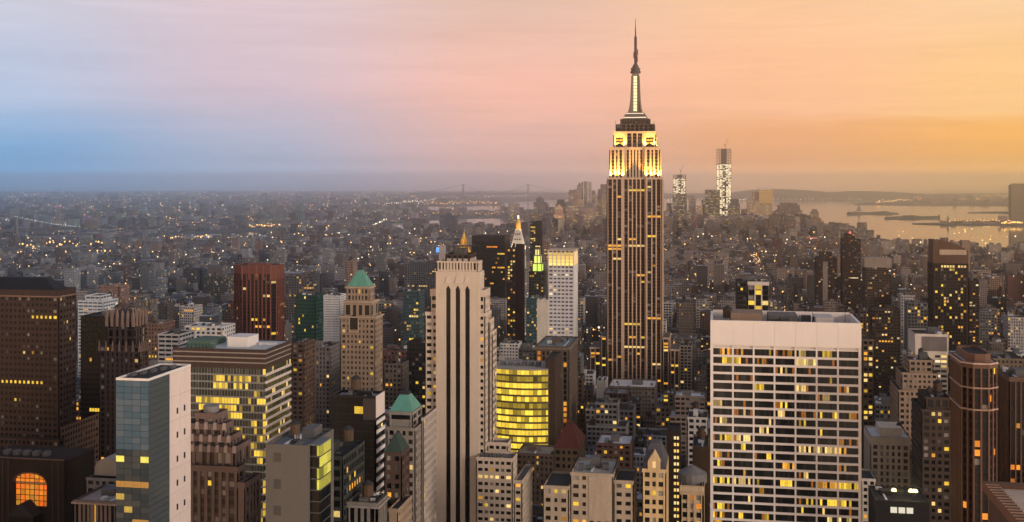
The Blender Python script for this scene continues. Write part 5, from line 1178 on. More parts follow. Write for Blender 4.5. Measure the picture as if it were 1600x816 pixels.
for q in range(9):
    m_ = MB(); xa = t.x0 + (t.x1 - t.x0) * (q + .5) / 9; m_.box(xa - .45, xa + .45, t.y0 - .5, t.y0, t.zt - 2.2, t.zt - .4, bottom=True); t.part('corbel', m_, stone((.5, .40, .28)))
m_ = MB(); cx = (t.x0 + t.x1) / 2; m_.cyl(cx, t.y0 + 11, t.zt - 1, t.zt + 3, 6.5, 6.2, 16); m_.cyl(cx, t.y0 + 11, t.zt + 3, t.zt + 6, 6.2, 1, 16); t.part('dome', m_, stone((.22, .21, .21)))
t = simple('brick_infill_building', 'plain brown brick building left of the gridded slab at mid height', 'building', None, 620, 1082, 1108, 698, dep=30, st=St(blank=True, wall=stone((.24, .15, .095))), clut=3, tank=1)
simple('white_fire_escape_building', 'white rendered building with zigzag edge left of the gridded slab', 'building', None, 720, 1074, 1106, 652, dep=24, st=St(wall=stone((.6, .57, .54)), gl=DKGL, lit=.03), clut=3, tank=1)
t = simple('long_pale_roof_hall', 'low hall with long pale roof in front of the spire skyscraper base', 'building', 'the long pale roof', 1110, 951, 1024, 604, dep=42, st=St(wall=stone((.26, .21, .18)), gl=DKGL, lit=.1), roof=stone((.62, .56, .50)), clut=5)
simple('white_blank_party_wall', 'narrow block with bright blank party wall left of the pale roof hall', 'building', None, 1060, 932, 946, 595, dep=24, st=St(blank=True, wall=stone((.6, .55, .5))), clut=2)
simple('grid_window_block', 'pale block with regular square windows right of the spire skyscraper base', 'building', None, 1330, 1062, 1081, 540, dep=30, st=St(bay=3.8, pier=1.1, span=1.2, wall=stone((.46, .38, .33)), gl=DKGL, lit=.06), clut=2)
# left middle distance
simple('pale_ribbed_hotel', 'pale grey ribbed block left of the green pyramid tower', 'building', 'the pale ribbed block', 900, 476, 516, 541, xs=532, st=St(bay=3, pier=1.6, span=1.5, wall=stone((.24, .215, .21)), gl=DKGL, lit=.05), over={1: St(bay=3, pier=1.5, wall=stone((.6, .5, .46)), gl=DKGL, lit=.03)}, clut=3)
simple('brown_narrow_block', 'narrow brown brick block between the banded office and pale ribbed block', 'building', None, 840, 456, 474, 536, dep=26, st=St(wall=stone((.20, .13, .10)), gl=DKGL, lit=.05))
simple('teal_corner_tower', 'teal glass tower with lit rows left of the striped tan tower', 'building', None, 1250, 630, 655, 455, dep=24, st=St(bay=2.6, pier=.5, span=1.6, wall=stone((.10, .16, .18)), gl=glass((.02, .05, .06), .1), lit=.08, row=.1))
simple('black_infill_tower', 'black tower with sparse lights tucked behind the striped tan tower', 'building', None, 880, 636, 667, 535, dep=26, st=St(bay=3, pier=.6, wall=stone((.03, .03, .035)), gl=DKGL, lit=.06))
simple('grey_mansard_block', 'grey brown block right of the green pyramid tower', 'building', None, 860, 600, 628, 568, dep=28, st=St(wall=stone((.22, .185, .165)), gl=DKGL, lit=.03), clut=4, tank=1)
simple('red_brick_block', 'dull red brick block behind the grey brown one', 'building', None, 950, 598, 640, 548, dep=28, st=St(wall=stone((.22, .11, .10)), gl=DKGL, lit=.03), clut=3)
simple('white_small_block', 'small white flat block above the banded glass office', 'building', None, 1000, 288, 347, 510, dep=30, st=St(bay=5, pier=2.2, wall=stone((.55, .55, .56)), gl=DKGL, lit=.02), roof=WHITEROOF, clut=5)
simple('curved_white_roof', 'bright white louvred block beside the teal glass block', 'building', None, 1330, 505, 531, 462, dep=30, st=St(bay=12, pier=.3, span=2.2, floor=3, wall=stone((.72, .73, .74)), gl=glass((.2, .22, .24), .2), lit=0, row=0), roof=WHITEROOF)
simple('pink_brick_tower', 'pinkish brick apartment tower above the brown pinnacled tower', 'building', None, 1500, 153, 187, 447, dep=30, st=St(bay=3.4, pier=1.8, wall=stone((.30, .20, .18)), gl=DKGL, lit=.08))
simple('brown_pair_block', 'brown block with lit top right of the pinnacled tower', 'building', None, 1000, 225, 252, 505, dep=28, st=St(wall=stone((.25, .16, .13)), gl=DKGL, lit=.06))
simple('white_row_block', 'pale grey block with strip windows left of the banded office', 'building', None, 870, 246, 280, 522, dep=28, st=St(bay=5, pier=.6, span=1.9, wall=stone((.45, .46, .48)), gl=DKGL, lit=.02))
simple('lit_strip_office', 'low glass office with pale lit floors left behind the rust brick tower', 'building', None, 1900, 318, 356, 432, dep=30, st=St(bay=3, pier=.4, span=1.2, wall=stone((.2, .2, .2)), gl=DKGL, lit=.06, row=.4, pal=(PAL, WRM), gain=.7))
simple('tan_cluster_tower', 'tan apartment slab beyond the green pyramid', 'building', None, 1700, 540, 551, 408, dep=24, st=St(wall=stone((.36, .26, .22)), gl=DKGL, lit=.06))
simple('dusk_grey_slab', 'blue grey slab right of the rust brick tower', 'building', None, 1550, 446, 488, 431, dep=24, st=St(bay=4, pier=1.2, wall=stone((.17, .17, .19)), gl=DKGL, lit=.05))
simple('wide_grey_institution', 'wide grey many windowed block beyond the green pyramid', 'building', None, 1900, 632, 690, 412, dep=34, st=St(bay=4, pier=1.6, wall=stone((.26, .28, .30)), gl=DKGL, lit=.05))
t = simple('lit_white_shaft', 'pale lit shaft with blue glowing top left of the golden pyramid', 'building', None, 2300, 686, 694, 384, dep=14, st=St(blank=True, wall=stone((.55, .45, .42))), clut=0)
m_ = MB(); m_.box(t.x0 - 6, t.x0 - .5, t.y0 - 2, t.y0 + 4, t.zt - 14, t.zt - 4, bottom=True); t.part('blue_light', m_, glow((.02, .35, 1.0), 1.2))

# ------------------------------------------------------------------ far towers: downtown, river side, across the water
G_ = 'downtown towers'
def far(name, label, d, xl, xr, ytop, c, group=None, tiers=(), cat='skyscraper', cap=None, phrase=None, dep=None):
    (X, Y) = at((xl + xr) / 2, d); w = (xr - xl) / F * d / 2; dp = dep or max(16, w * 1.4)
    zt = CAMZ - (ytop - HZN) / F * d; base = -drop(d)
    e = bpy.data.objects.new(name, None); col.objects.link(e); e.location = (X, Y, base); tag(e, label, cat, group)
    rnd = random.Random(label); q_ = rnd.choice((.55, .8, 1.0, 1.25, 1.5)) if group == G_ else 1.0; c = tuple(min(.8, x * q_) for x in c); k = (*c, rnd.random())
    m_ = MB(); m_.box(X - w, X + w, Y, Y + dp, base - 2, zt, k=k); o = m_.build('wall', CITY, e, attr='col')
    m_ = MB(); m_.box(X - w + 1, X + w - 1, Y + 1, Y + dp - 1, zt, zt + .6, k=(*[x * .6 for x in c], 0)); m_.build('roof', CITY, e, attr='col')
    if group == G_ or name == 'rippled_tower':           # lit floors in runs
        m_ = MB(); zz = base + 25; on = rnd.uniform(.25, .6)
        while zz < zt - 5:
            xx = X - w + 1.5
            while xx < X + w - 3:
                ln = min(rnd.uniform(4, 16), X + w - 1.5 - xx)
                if rnd.random() < on: s_ = rnd.uniform(.25, .95); hu = rnd.choice((AMB, WRM, WRM, PAL, YEL)); m_.quad((xx, Y - .3, zz), (xx + ln, Y - .3, zz), (xx + ln, Y - .3, zz + 2.6), (xx, Y - .3, zz + 2.6), 0, tuple(q * s_ for q in hu) + (0,))
                xx += ln + rnd.uniform(1, 6)
            zz += 8.0
        o = m_.build('glazing', glass(), e, attr='lit')
        if o: o['kind'] = 'stuff'
    pz = zt
    for (a, b_, y) in tiers:
        xa, _ = at(a, d); xb, _ = at(b_, d); z1 = CAMZ - (y - HZN) / F * d
        m_ = MB(); m_.box(xa, xb, Y + dp * .12, Y + dp * .88, pz, z1, k=(*c, rnd.random())); m_.build('upper_wall', CITY, e, attr='col'); pz = z1
    if cap:
        a, b_, y, cc = cap; xa, _ = at(a, d); xb, _ = at(b_, d); z1 = CAMZ - (y - HZN) / F * d; cx, cyy = (xa + xb) / 2, Y + dp / 2
        m_ = MB(); m_.loft(rect(xa, xb, Y + dp * .15, Y + dp * .85), pz, rect(cx - .8, cx + .8, cyy - .8, cyy + .8), z1); m_.build('pointed_roof', stone(cc), e)
    HERO.append((X - w, X + w, Y, Y + dp))
    if phrase: LAND.append(((xl + xr) / 2, ytop, d, phrase))
    e['zt'] = zt; return e, X, Y, w, dp, zt
gB = (.34, .30, .31); gP = (.58, .41, .36); gD = (.22, .17, .16); gT = (.62, .43, .31)
G = 'downtown towers'
far('downtown_slab', 'plain grey downtown slab standing alone by the river', 5600, 794, 810, 318, gB, G)
far('wedding_cake_tower', 'downtown tower with domed stepped top left of the lit pyramid', 5900, 826, 858, 330, gB, G, [(833, 851, 316), (837, 847, 310)], cap=(839, 845, 306, (.3, .27, .25)))
far('downtown_block', 'wide low grey block beneath the domed stepped downtown tower', 5500, 818, 846, 332, gP, G)
far('mansard_tower', 'dark mansard topped downtown tower behind the lit pyramid', 6100, 868, 884, 319, gD, G, [(870, 881, 312)])
e, X, Y, w, dp, zt = far('pyramid_roof_tower', 'warm lit downtown tower with small pyramid roof', 5500, 865, 881, 335, (.6, .42, .30), G, [(867, 879, 327)], cap=(867, 879, 319, (.7, .45, .25)))
spot('floodlight_beam', (X, Y - 30, zt - 50), (X, Y, zt), 160000, (1.0, .5, .2), 60)
far('downtown_block', 'grey brown tower filling the left flank of the tall downtown cluster', 5800, 888, 902, 300, gP, G, [(889, 899, 297)])
far('needle_tower', 'pointed downtown tower left of the tall rippled one', 6300, 898, 912, 296, gP, G, [(901, 909, 291)], cap=(902, 908, 285, (.25, .2, .2)))
far('rippled_tower', 'tallest pale rippled downtown tower in the left cluster', 5600, 908, 923, 285, (.75, .62, .58), None, [(911, 919, 283.5)])
for o in [q for q in bpy.data.objects if q.name == 'rippled_tower']:
    for i in range(5):
        X, Y = at(908.5 + 3.4 * i, 5600); m_ = MB(); m_.box(X - 2, X + 2, Y - 4, Y + 2, 0, o['zt'] + 3 * (i % 2)); m_.build('pale_rib', stone((.75, .66, .62) if i % 2 else (.40, .32, .30)), o)
far('downtown_block', 'brown shoulder tower right of the pale rippled one', 6000, 922, 930, 298, gP, G)
far('downtown_block', 'broad stepped tower directly left of the spire skyscraper', 5900, 934, 950, 296, gP, G, [(938, 949, 288)])
far('downtown_block', 'low pink brown block under the pale rippled tower', 5200, 884, 934, 325, gP, G)
far('downtown_block', 'flat grey block between lit pyramid and rippled tower', 5700, 850, 870, 331, gB, G)
far('downtown_block', 'grey block just left of the lit pyramid tower', 5400, 846, 862, 338, gB, G)
DT = [(834, 841, 322, 5700), (858, 866, 324, 6200), (880, 888, 316, 6300), (895, 900, 305, 6500), (926, 934, 307, 6200), (941, 948, 303, 5500), (900, 912, 312, 5300), (915, 927, 318, 5200), (872, 880, 342, 5000), (850, 857, 318, 6400), (930, 940, 322, 5100), (884, 893, 330, 5100),
      (1041, 1050, 318, 6200), (1088, 1098, 322, 6000), (1096, 1103, 312, 6400), (1074, 1082, 330, 5600), (1158, 1167, 327, 6200), (1060, 1070, 334, 5500), (1206, 1213, 330, 6300), (1228, 1240, 338, 5500), (1254, 1263, 338, 6000), (1180, 1192, 340, 5400), (1130, 1142, 345, 5200), (1108, 1118, 336, 5300)]
DW = 'slim,narrow,low,thin,flat topped,plain,broad,squat,small,pointed looking,wide,short'.split(',')
for i, (a, b_, y, d_) in enumerate(sorted(DT)):
    left = a < 1000; k_ = i if left else i - 12
    far('downtown_block', '%s hazy downtown tower, %s from the left, %s the spire' % (DW[k_ % 12].split()[0], 'first second third fourth fifth sixth seventh eighth ninth tenth eleventh twelfth'.split()[k_ % 12], 'left of' if left else 'right of'), d_, a, b_, y, (gB, gP, gD, gT)[i % 4], G)
far('downtown_block', 'thin brown tower hugging the spire skyscraper on its right', 6100, 1036, 1046, 330, gP, G)
# towers under construction
def construction(label, d, xl, xr, ytop, ymid, ylow, name='unfinished_tower', crane=True):
    X, Y = at((xl + xr) / 2, d); w = (xr - xl) / F * d / 2; base = -drop(d); rnd = random.Random(label)
    def z(y): return CAMZ - (y - HZN) / F * d
    e = bpy.data.objects.new(name, None); col.objects.link(e); e.location = (X, Y, base); tag(e, label, 'skyscraper', 'towers under construction')
    m_ = MB(); m_.box(X - w, X + w, Y, Y + 2 * w, base, z(ylow), k=(.3, .24, .22, rnd.random())); m_.build('wall', CITY, e, attr='col')
    m_ = MB(); m_.box(X - w * .8, X + w * .8, Y + w * .3, Y + 2 * w, z(ylow), z(ymid) , k=(0, 0, 0, .1)); m_.build('core', BLK, e)
    m_ = MB(); n = int((z(ymid) - z(ylow)) / 5); nb = 9
    for j in range(n):
        for i in range(nb):
            za = z(ylow) + j * 5; xa = X - w + 2 * w * i / nb; q = rnd.random(); g_ = 0 if (i in (4, 5) and q < .65) or q < .22 else rnd.uniform(1.1, 2.0)
            m_.quad((xa + .4, Y, za + .8), (xa + 2 * w / nb - .4, Y, za + .8), (xa + 2 * w / nb - .4, Y, za + 4.6), (xa + .4, Y, za + 4.6), 0, (g_, g_ * .78, g_ * .48, 0))
    o = m_.build('glazing', glass(), e, attr='lit'); o['kind'] = 'stuff'
    m_ = MB(); top = z(ytop); zz = z(ymid)
    for i in range(6):
        for y_ in (Y, Y + 2 * w): m_.box(X - w + 2 * w * i / 5 - .9, X - w + 2 * w * i / 5 + .9, y_ - .9, y_ + .9, z(ylow), top)
    while zz < top: m_.box(X - w - .5, X + w + .5, Y - .5, Y + 2 * w + .5, zz, zz + 1.6, bottom=True); zz += 9
    m_.box(X - w * .4, X + w * .4, Y + w * .5, Y + w * 1.5, z(ymid), top)
    o = m_.build('steel_frame', stone((.07, .05, .05)), e); o['kind'] = 'stuff'
    m_ = MB(); m_.bar((X + w * .2, Y + w, top), (X + w * .2, Y + w, top + 26), 2.0); c_ = m_.build('crane_mast', STEEL, e)
    for dx, dz in ((16, 42), (-7, 16)):
        m_ = MB(); m_.bar((X + w * .2, Y + w, top + 16), (X + w * .2 + dx, Y + w, top + 16 + dz), 1.5); o = m_.build('crane_jib', STEEL, e); o.parent = c_
    HERO.append((X - w, X + w, Y, Y + 2 * w))
construction('tallest unfinished tower, dark steel top over brightly lit floors, crane above', 6200, 1120, 1142, 233, 256, 338)
construction('shorter unfinished tower with lit upper floors and crane, left of the tallest one', 6200, 1052, 1071, 273, 279, 306)
far('downtown_block', 'grey lower half shoulder below the shorter unfinished tower', 6150, 1051, 1073, 303, gB, G)
far('downtown_block', 'small flat topped tower right of the shorter unfinished tower', 6300, 1076, 1087, 306, gP, G)
far('downtown_block', 'broad orange lit glass tower left of the tallest unfinished one', 6000, 1102, 1124, 297, (.26, .17, .13), G)
far('downtown_block', 'dark rounded tower right of the tallest unfinished one', 6050, 1137, 1156, 318, gD, G, [(1141, 1154, 311)])
e, X, Y, w, dp, zt = far('curved_tower', 'curved tower with orange glass face and bright flat cap', 6000, 1168, 1206, 312, gT, G, [(1176, 1206, 300)])
m_ = MB(); xa, _ = at(1186, 6000); xb, _ = at(1207, 6000); m_.box(xa, xb, Y - 3, Y + dp * .7, zt - 20, CAMZ - (296 - HZN) / F * 6000, k=(.30, .16, .05, 0)); m_.build('lit_face', glass((.3, .2, .1), .15), e, attr='lit')
for j in range(9):
    m_ = MB(); z_ = zt - 16 + j * 9; m_.box(xa - .5, xb + .5, Y - 3.6, Y - 3, z_, z_ + 2.2, bottom=True); m_.build('floor_band', stone((.3, .2, .14)), e)
m_ = MB(); m_.box(xa - 1, xb + 1, Y - 4, Y + dp * .7, CAMZ - (296 - HZN) / F * 6000, CAMZ - (294 - HZN) / F * 6000); m_.build('cap', WHITEC, e)
far('downtown_block', 'squat brown tower with notched roof at the harbour edge', 6100, 1213, 1253, 329, gP, G, [(1216, 1250, 321), (1220, 1246, 317.5)])
far('downtown_block', 'low brown block left of the notched harbour tower', 5900, 1155, 1215, 338, gP, G)
far('downtown_block', 'slim tower rising alone from the harbour shore', 6000, 1267, 1279, 331, gT, G, [(1269, 1277, 327)])
far('downtown_block', 'lower block right of the slim shore tower', 5900, 1277, 1287, 345, gT, G)
e, X, Y, w, dp, zt = far('downtown_block', 'wide brown block with red lit roof strip near the shore', 4700, 1256, 1284, 371, gP, G)
m_ = MB(); m_.box(X - w * .7, X + w * .4, Y - 1.5, Y - .5, zt - 5, zt - 1, bottom=True); m_.build('red_light', glow((1.0, .10, .08), .8), e)
e, X, Y, w, dp, zt = far('downtown_block', 'long grey block under the tallest unfinished tower', 5500, 1100, 1165, 342, gP, G)
far('grand_river_tower', 'lone blue grey apartment tower by the far river bend', 5200, 687, 712, 337, (.13, .13, .17), None, [(695, 704, 333)], phrase='the lone river tower')
e, X, Y, w, dp, zt = far('waterfront_tower', 'tall tan tower across the harbour at the right edge', 7200, 1581, 1606, 289, (.42, .30, .19), None, [(1584, 1606, 287)])
# left middle distance: housing slabs and lone towers
HS = [(189, 202, 381), (211, 221, 379), (223, 229, 380), (233, 249, 379), (257, 268, 382), (274, 284, 379), (18, 36, 411), (0, 10, 408), (48, 60, 410), (300, 312, 392), (318, 333, 384), (345, 352, 380), (360, 372, 372), (398, 408, 376), (428, 440, 380)]
for i, (a, b_, y) in enumerate(HS):
    far('housing_slab', '%s brick housing slab in the left middle distance, %s from the left edge' % (('pale', 'reddish', 'grey')[i % 3], ('seventh', 'eighth', 'ninth', 'tenth', 'eleventh', 'twelfth', 'second', 'first', 'third', 'thirteenth', 'fourteenth', 'fifteenth', 'sixteenth', 'seventeenth', 'eighteenth')[i]),
        3900 if i < 6 else (3300 if i < 9 else 3700), a, b_, y, [(.34, .27, .26), (.30, .19, .18), (.24, .23, .25)][i % 3], 'housing slabs in the left distance', cat='apartment block')
LT = sorted([(146, 162, 333), (164, 178, 336), (261, 272, 325), (312, 318, 318), (335, 341, 335), (355, 371, 322), (424, 432, 318), (434, 446, 329), (464, 483, 333), (123, 127, 318), (207, 210, 342), (400, 424, 336), (535, 541, 372), (567, 577, 370), (380, 392, 330)])
ON = 'first second third fourth fifth sixth seventh eighth ninth tenth eleventh twelfth thirteenth fourteenth fifteenth'.split()
for i, (a, b_, y) in enumerate(LT):
    far('distant_tower', 'hazy %s tower far across the river, %s of a scattered row from the left' % ('blue grey' if i % 2 else 'pale', ON[i]), 7800 if y < 345 else 4600, a, b_, y, (.20, .21, .24) if i % 2 else (.32, .31, .33), 'hazy %s towers across the river' % ('blue grey' if i % 2 else 'pale'), cat='apartment block')
# power station with two chimneys
X, Y = at(88, 6200); e = bpy.data.objects.new('power_station', None); col.objects.link(e); e.location = (X, Y, -drop(6200)); tag(e, 'riverside power station with two red topped chimneys at far left', 'power station')
b0 = -drop(6200); m_ = MB(); m_.box(X - 40, X + 50, Y, Y + 50, b0, b0 + 34, k=(.45, .45, .46, .3)); m_.build('hall', CITY, e, attr='col')
for dx in (-7, 14):
    m_ = MB(); m_.cyl(X + dx, Y + 10, b0 + 30, b0 + 112, 4.5, 3.2, 10); c_ = m_.build('chimney', GREYC, e); m_ = MB(); m_.cyl(X + dx, Y + 10, b0 + 112, b0 + 118, 3.6, 3, 8); o = m_.build('beacon', glow((1.0, .12, .22), 1.0), e); o.parent = c_
# suspension bridge at far left
def bridge(name, label, pts, span_z, tow_h, towers, lights, wd):
    e = bpy.data.objects.new(name, None); col.objects.link(e); (xa, ya), (xb, yb) = pts; e.location = (xa, ya, -5); tag(e, label, 'bridge')
    L_ = sqrt((xb - xa) ** 2 + (yb - ya) ** 2); ux, uy = (xb - xa) / L_, (yb - ya) / L_
    m_ = MB(); m_.bar((xa, ya, span_z), (xb, yb, span_z), wd); m_.build('deck', STEEL, e)
    tp = []
    for q in towers:
        X, Y = xa + (xb - xa) * q, ya + (yb - ya) * q; m_ = MB()
        for s in (-1, 1): m_.box(X - uy * s * wd * .8 - wd * .22, X - uy * s * wd * .8 + wd * .22, Y + ux * s * wd * .8 - wd * .22, Y + ux * s * wd * .8 + wd * .22, -40, tow_h)
        for h in (.55, .8, .99): m_.bar((X - uy * wd * .8, Y + ux * wd * .8, tow_h * h), (X + uy * wd * .8, Y - ux * wd * .8, tow_h * h), wd * .3)
        m_.build('pylon', GREYC, e); tp.append((X, Y))
    ends = [(xa, ya, span_z + 2, 0)] + [(X, Y, tow_h, 1) for X, Y in tp] + [(xb, yb, span_z + 2, 0)]
    for s in (-1, 1):
        ln = []
        for (x0, y0, z0, k0), (x1, y1, z1, k1) in zip(ends, ends[1:]):
            for i in range(14):
                q = i / 14; sag = (tow_h - span_z) * .9 * 4 * q * (1 - q) if k0 and k1 else (tow_h - span_z) * .12 * 4 * q * (1 - q)
                ln.append((x0 + (x1 - x0) * q - uy * s * wd * .8, y0 + (y1 - y0) * q + ux * s * wd * .8, z0 + (z1 - z0) * q - sag))
        m_ = MB()
        for p, q in zip(ln, ln[1:]): m_.bar(p, q, wd * .08)
        m_.build('cable', STEEL, e)
        if lights:
            m_ = MB()
            for p in ln: m_.cyl(p[0], p[1], p[2], p[2] + 3.2, 1.8, 1.4, 6)
            o = m_.build('cable_light', glow((.75, .85, .9), 1.3), e); o['kind'] = 'stuff'
bridge('suspension_bridge', 'suspension bridge with strings of cable lights at the far left edge', (at(-330, 4200), at(130, 5000)), 45, 100, (.3, .74), True, 14)
bridge('distant_bridge', 'very distant suspension bridge with two thin towers on the horizon', (at(640, 17000), at(900, 18000)), 45, 196, (.31, .70), False, 26)
# statue on its island
X, Y = at(1342, 9500); b0 = 12 - drop(9500); e = bpy.data.objects.new('harbour_statue', None); col.objects.link(e); e.location = (X, Y, b0); tag(e, 'tiny robed statue with raised arm on a pedestal on the harbour island', 'statue')
m_ = MB(); m_.loft(rect(X - 18, X + 18, Y - 18, Y + 18), b0 - 6, rect(X - 14, X + 14, Y - 14, Y + 14), b0 + 14); m_.loft(rect(X - 9, X + 9, Y - 9, Y + 9), b0 + 14, rect(X - 7, X + 7, Y - 7, Y + 7), b0 + 38); m_.build('pedestal', GREYC, e)
m_ = MB()
for za, ra, zb, rb in ((38, 5.2, 52, 4.2), (52, 4.2, 62, 3.8), (62, 3.8, 66, 1.6), (66, 2.0, 72, 1.8)): m_.cyl(X, Y, b0 + za, b0 + zb, ra, rb, 10)
m_.bar((X + 2.6, Y, b0 + 60), (X + 4.6, Y, b0 + 82), 2.2); m_.build('figure', COPPER, e); m_ = MB(); m_.cyl(X + 4.7, Y, b0 + 82, b0 + 86, 1.4, .3, 8); m_.build('torch', glow((1, .8, .4), .8), e)
X, Y = at(1482, gdist(350)); d = gdist(350); e = bpy.data.objects.new('pier_hall', None); col.objects.link(e); e.location = (X, Y, -drop(d)); tag(e, 'low hall with little pointed tower on the harbour pier', 'building')
m_ = MB(); m_.box(X - 42, X + 42, Y, Y + 30, -drop(d), 18 - drop(d), k=(.28, .2, .15, .5)); m_.build('hall', CITY, e, attr='col'); m_ = MB(); m_.box(X - 7, X + 5, Y + 4, Y + 14, 18 - drop(d), 36 - drop(d), k=(.28, .2, .15, .2)); m_.build('turret', CITY, e, attr='col'); m_ = MB(); m_.loft(rect(X - 7, X + 5, Y + 4, Y + 14), 36 - drop(d), rect(X - 1.5, X - .5, Y + 8, Y + 9), 50 - drop(d)); m_.build('roof', COPPER, e)

# ------------------------------------------------------------------ street grid: pavements and the ordinary buildings on them
AV = [-2580, -2330, -2080, -1830, -1580, -1360, -1150, -935, -720, -575, -440, -305, -168, 122, 400, 675, 950, 1225, 1500, 1760, 2020, 2280, 2540, 2800, 3060]
ST0, STP = 640 - 80.5, 80.5
rnd = random.Random(42)
pav = MB(); LOTS = []
def clear(x0, x1, y0, y1):
    for a, b_, c_, d_ in HERO:
        if x0 < b_ + 2 and x1 > a - 2 and y0 < d_ + 2 and y1 > c_ - 2: return False
    return True
WALLS = [(.25, .195, .165), (.17, .12, .105), (.36, .33, .31), (.13, .125, .13), (.42, .39, .38), (.22, .21, .21), (.16, .09, .078), (.28, .275, .28), (.085, .08, .083), (.30, .235, .20), (.50, .48, .47)]
WN = ['tan brick', 'brown brick', 'pale stone', 'dark grey', 'cream stone', 'grey concrete', 'red brick', 'light grey', 'sooty black', 'honey brick', 'white rendered']
def limit(Y):                       # highest row ordinary roofs reach in the picture
    return 578 if Y < 1000 else 535 if Y < 1450 else 452 if Y < 2000 else 410 if Y < 2700 else 386 if Y < 3600 else 366 if Y < 4700 else 346
for k in range(0, 86):
    ys = ST0 + k * STP + 9; ye = ys + STP - 18
    for xa, xb in zip(AV, AV[1:]):
        b0, b1 = xa + 14, xb - 14
        cx, cy_ = (b0 + b1) / 2, (ys + ye) / 2; d = depth(cx, cy_); pxx = proj(cx, cy_, 0)[0]
        if pxx < -170 or pxx > 1770: continue
        if d > gdist(shore(pxx)) - 60: continue
        if k < 46: pav.box(b0, b1, ys, ye, 0, .14)
        rows = ((ys + 1.5, (ys + ye) / 2 - 1), ((ys + ye) / 2 + 1, ye - 1.5))
        for ri, (ya, yb) in enumerate(rows):
            x = b0 + 1.5
            while x < b1 - 8:
                w = rnd.choice((9, 14, 20, 26, 32, 22)) * rnd.uniform(.85, 1.2) * (1 if cy_ < 3200 else 1.25)
                w = min(w, b1 - 1.5 - x)
                Y = cy_; r = rnd.random()
                if Y < 1400: h = rnd.uniform(26, 62) if r < .8 else rnd.uniform(60, 105)
                elif Y < 2300: h = rnd.uniform(18, 50) if r < .76 else rnd.uniform(50, 110)
                elif Y < 3700: h = rnd.uniform(12, 28) if r < .84 else rnd.uniform(30, 85)
                elif Y < 5000: h = rnd.uniform(10, 24) if r < .86 else rnd.uniform(30, 70)
                else: h = rnd.uniform(18, 50) if r < .75 else rnd.uniform(50, 120)
                if w < 16: h *= .7
                dd = depth(x, Y); h = min(h, max(10, CAMZ - ((330 if Y > 4900 and 835 < pxx < 1260 else 606 if Y < 1290 and 890 < proj(x, Y, 0)[0] < 1100 else limit(Y)) + rnd.uniform(0, 25) - HZN) / F * dd))
                y0_, y1_ = ya + rnd.uniform(0, 2), yb - rnd.uniform(0, 6)
                if clear(x, x + w, y0_, y1_): LOTS.append((x, x + w - rnd.choice((0.05, .05, 1.5)), y0_, y1_, h))
                x += w + .02
o = pav.build('pavement', PAVE); o['kind'] = 'structure'
# which of them show largest: near, inside the frame and not wholly hidden
vis = []
for L_ in LOTS:
    x0, x1, y0, y1, h = L_; px_, py_ = proj((x0 + x1) / 2, y0, h); dd = depth(x0, y0)
    if -10 < px_ < 1610 and py_ < 830 and dd < 1900: vis.append(((x1 - x0) * (h + 25) / dd ** 2, L_))
vis.sort(key=lambda a: -a[0])
# hide test against the big towers
def hidden(L_):
    x0, x1, y0, y1, h = L_; n = 0
    for X in (x0, (x0 + x1) / 2, x1):
        px_, py_ = proj(X, y0, h); hit = False
        for (ax0, ax1, ay0, ay1), top in HT:
            if ay1 < y0:
                q = ay1 / y0; xx = X * q
                if ax0 <= xx <= ax1 and proj(xx, ay1, top)[1] < py_ - 2: hit = True; break
        n += hit
    return n == 3
HT = []
for o in bpy.data.objects:
    if o.type == 'EMPTY' and o.parent is None and o.get('category'):
        ch = [c_ for c_ in o.children if c_.type == 'MESH' and len(c_.data.vertices) > 3]
        for c_ in ch:
            if c_.name.split('.')[0] not in ('wall', 'core', 'centre_wall'): continue
            xs = [v_.co for v_ in c_.data.vertices]; ox, oy, oz = o.location
            HT.append(((min(p.x for p in xs) + ox, max(p.x for p in xs) + ox, min(p.y for p in xs) + oy, max(p.y for p in xs) + oy), max(p.z for p in xs) + oz))
PICK = []
for s_, L_ in vis:
    if len(PICK) >= 235: break
    if not hidden(L_): PICK.append(L_)
PS = set(PICK)
ROOFS = [TAR, GRAV, TAR, stone((.13, .13, .14)), WHITEROOF, stone((.28, .26, .25)), stone((.09, .075, .07))]
RN = ['tar roof', 'gravel roof', 'tar roof', 'grey roof', 'white roof', 'pale roof', 'brown roof']
LAB = {}
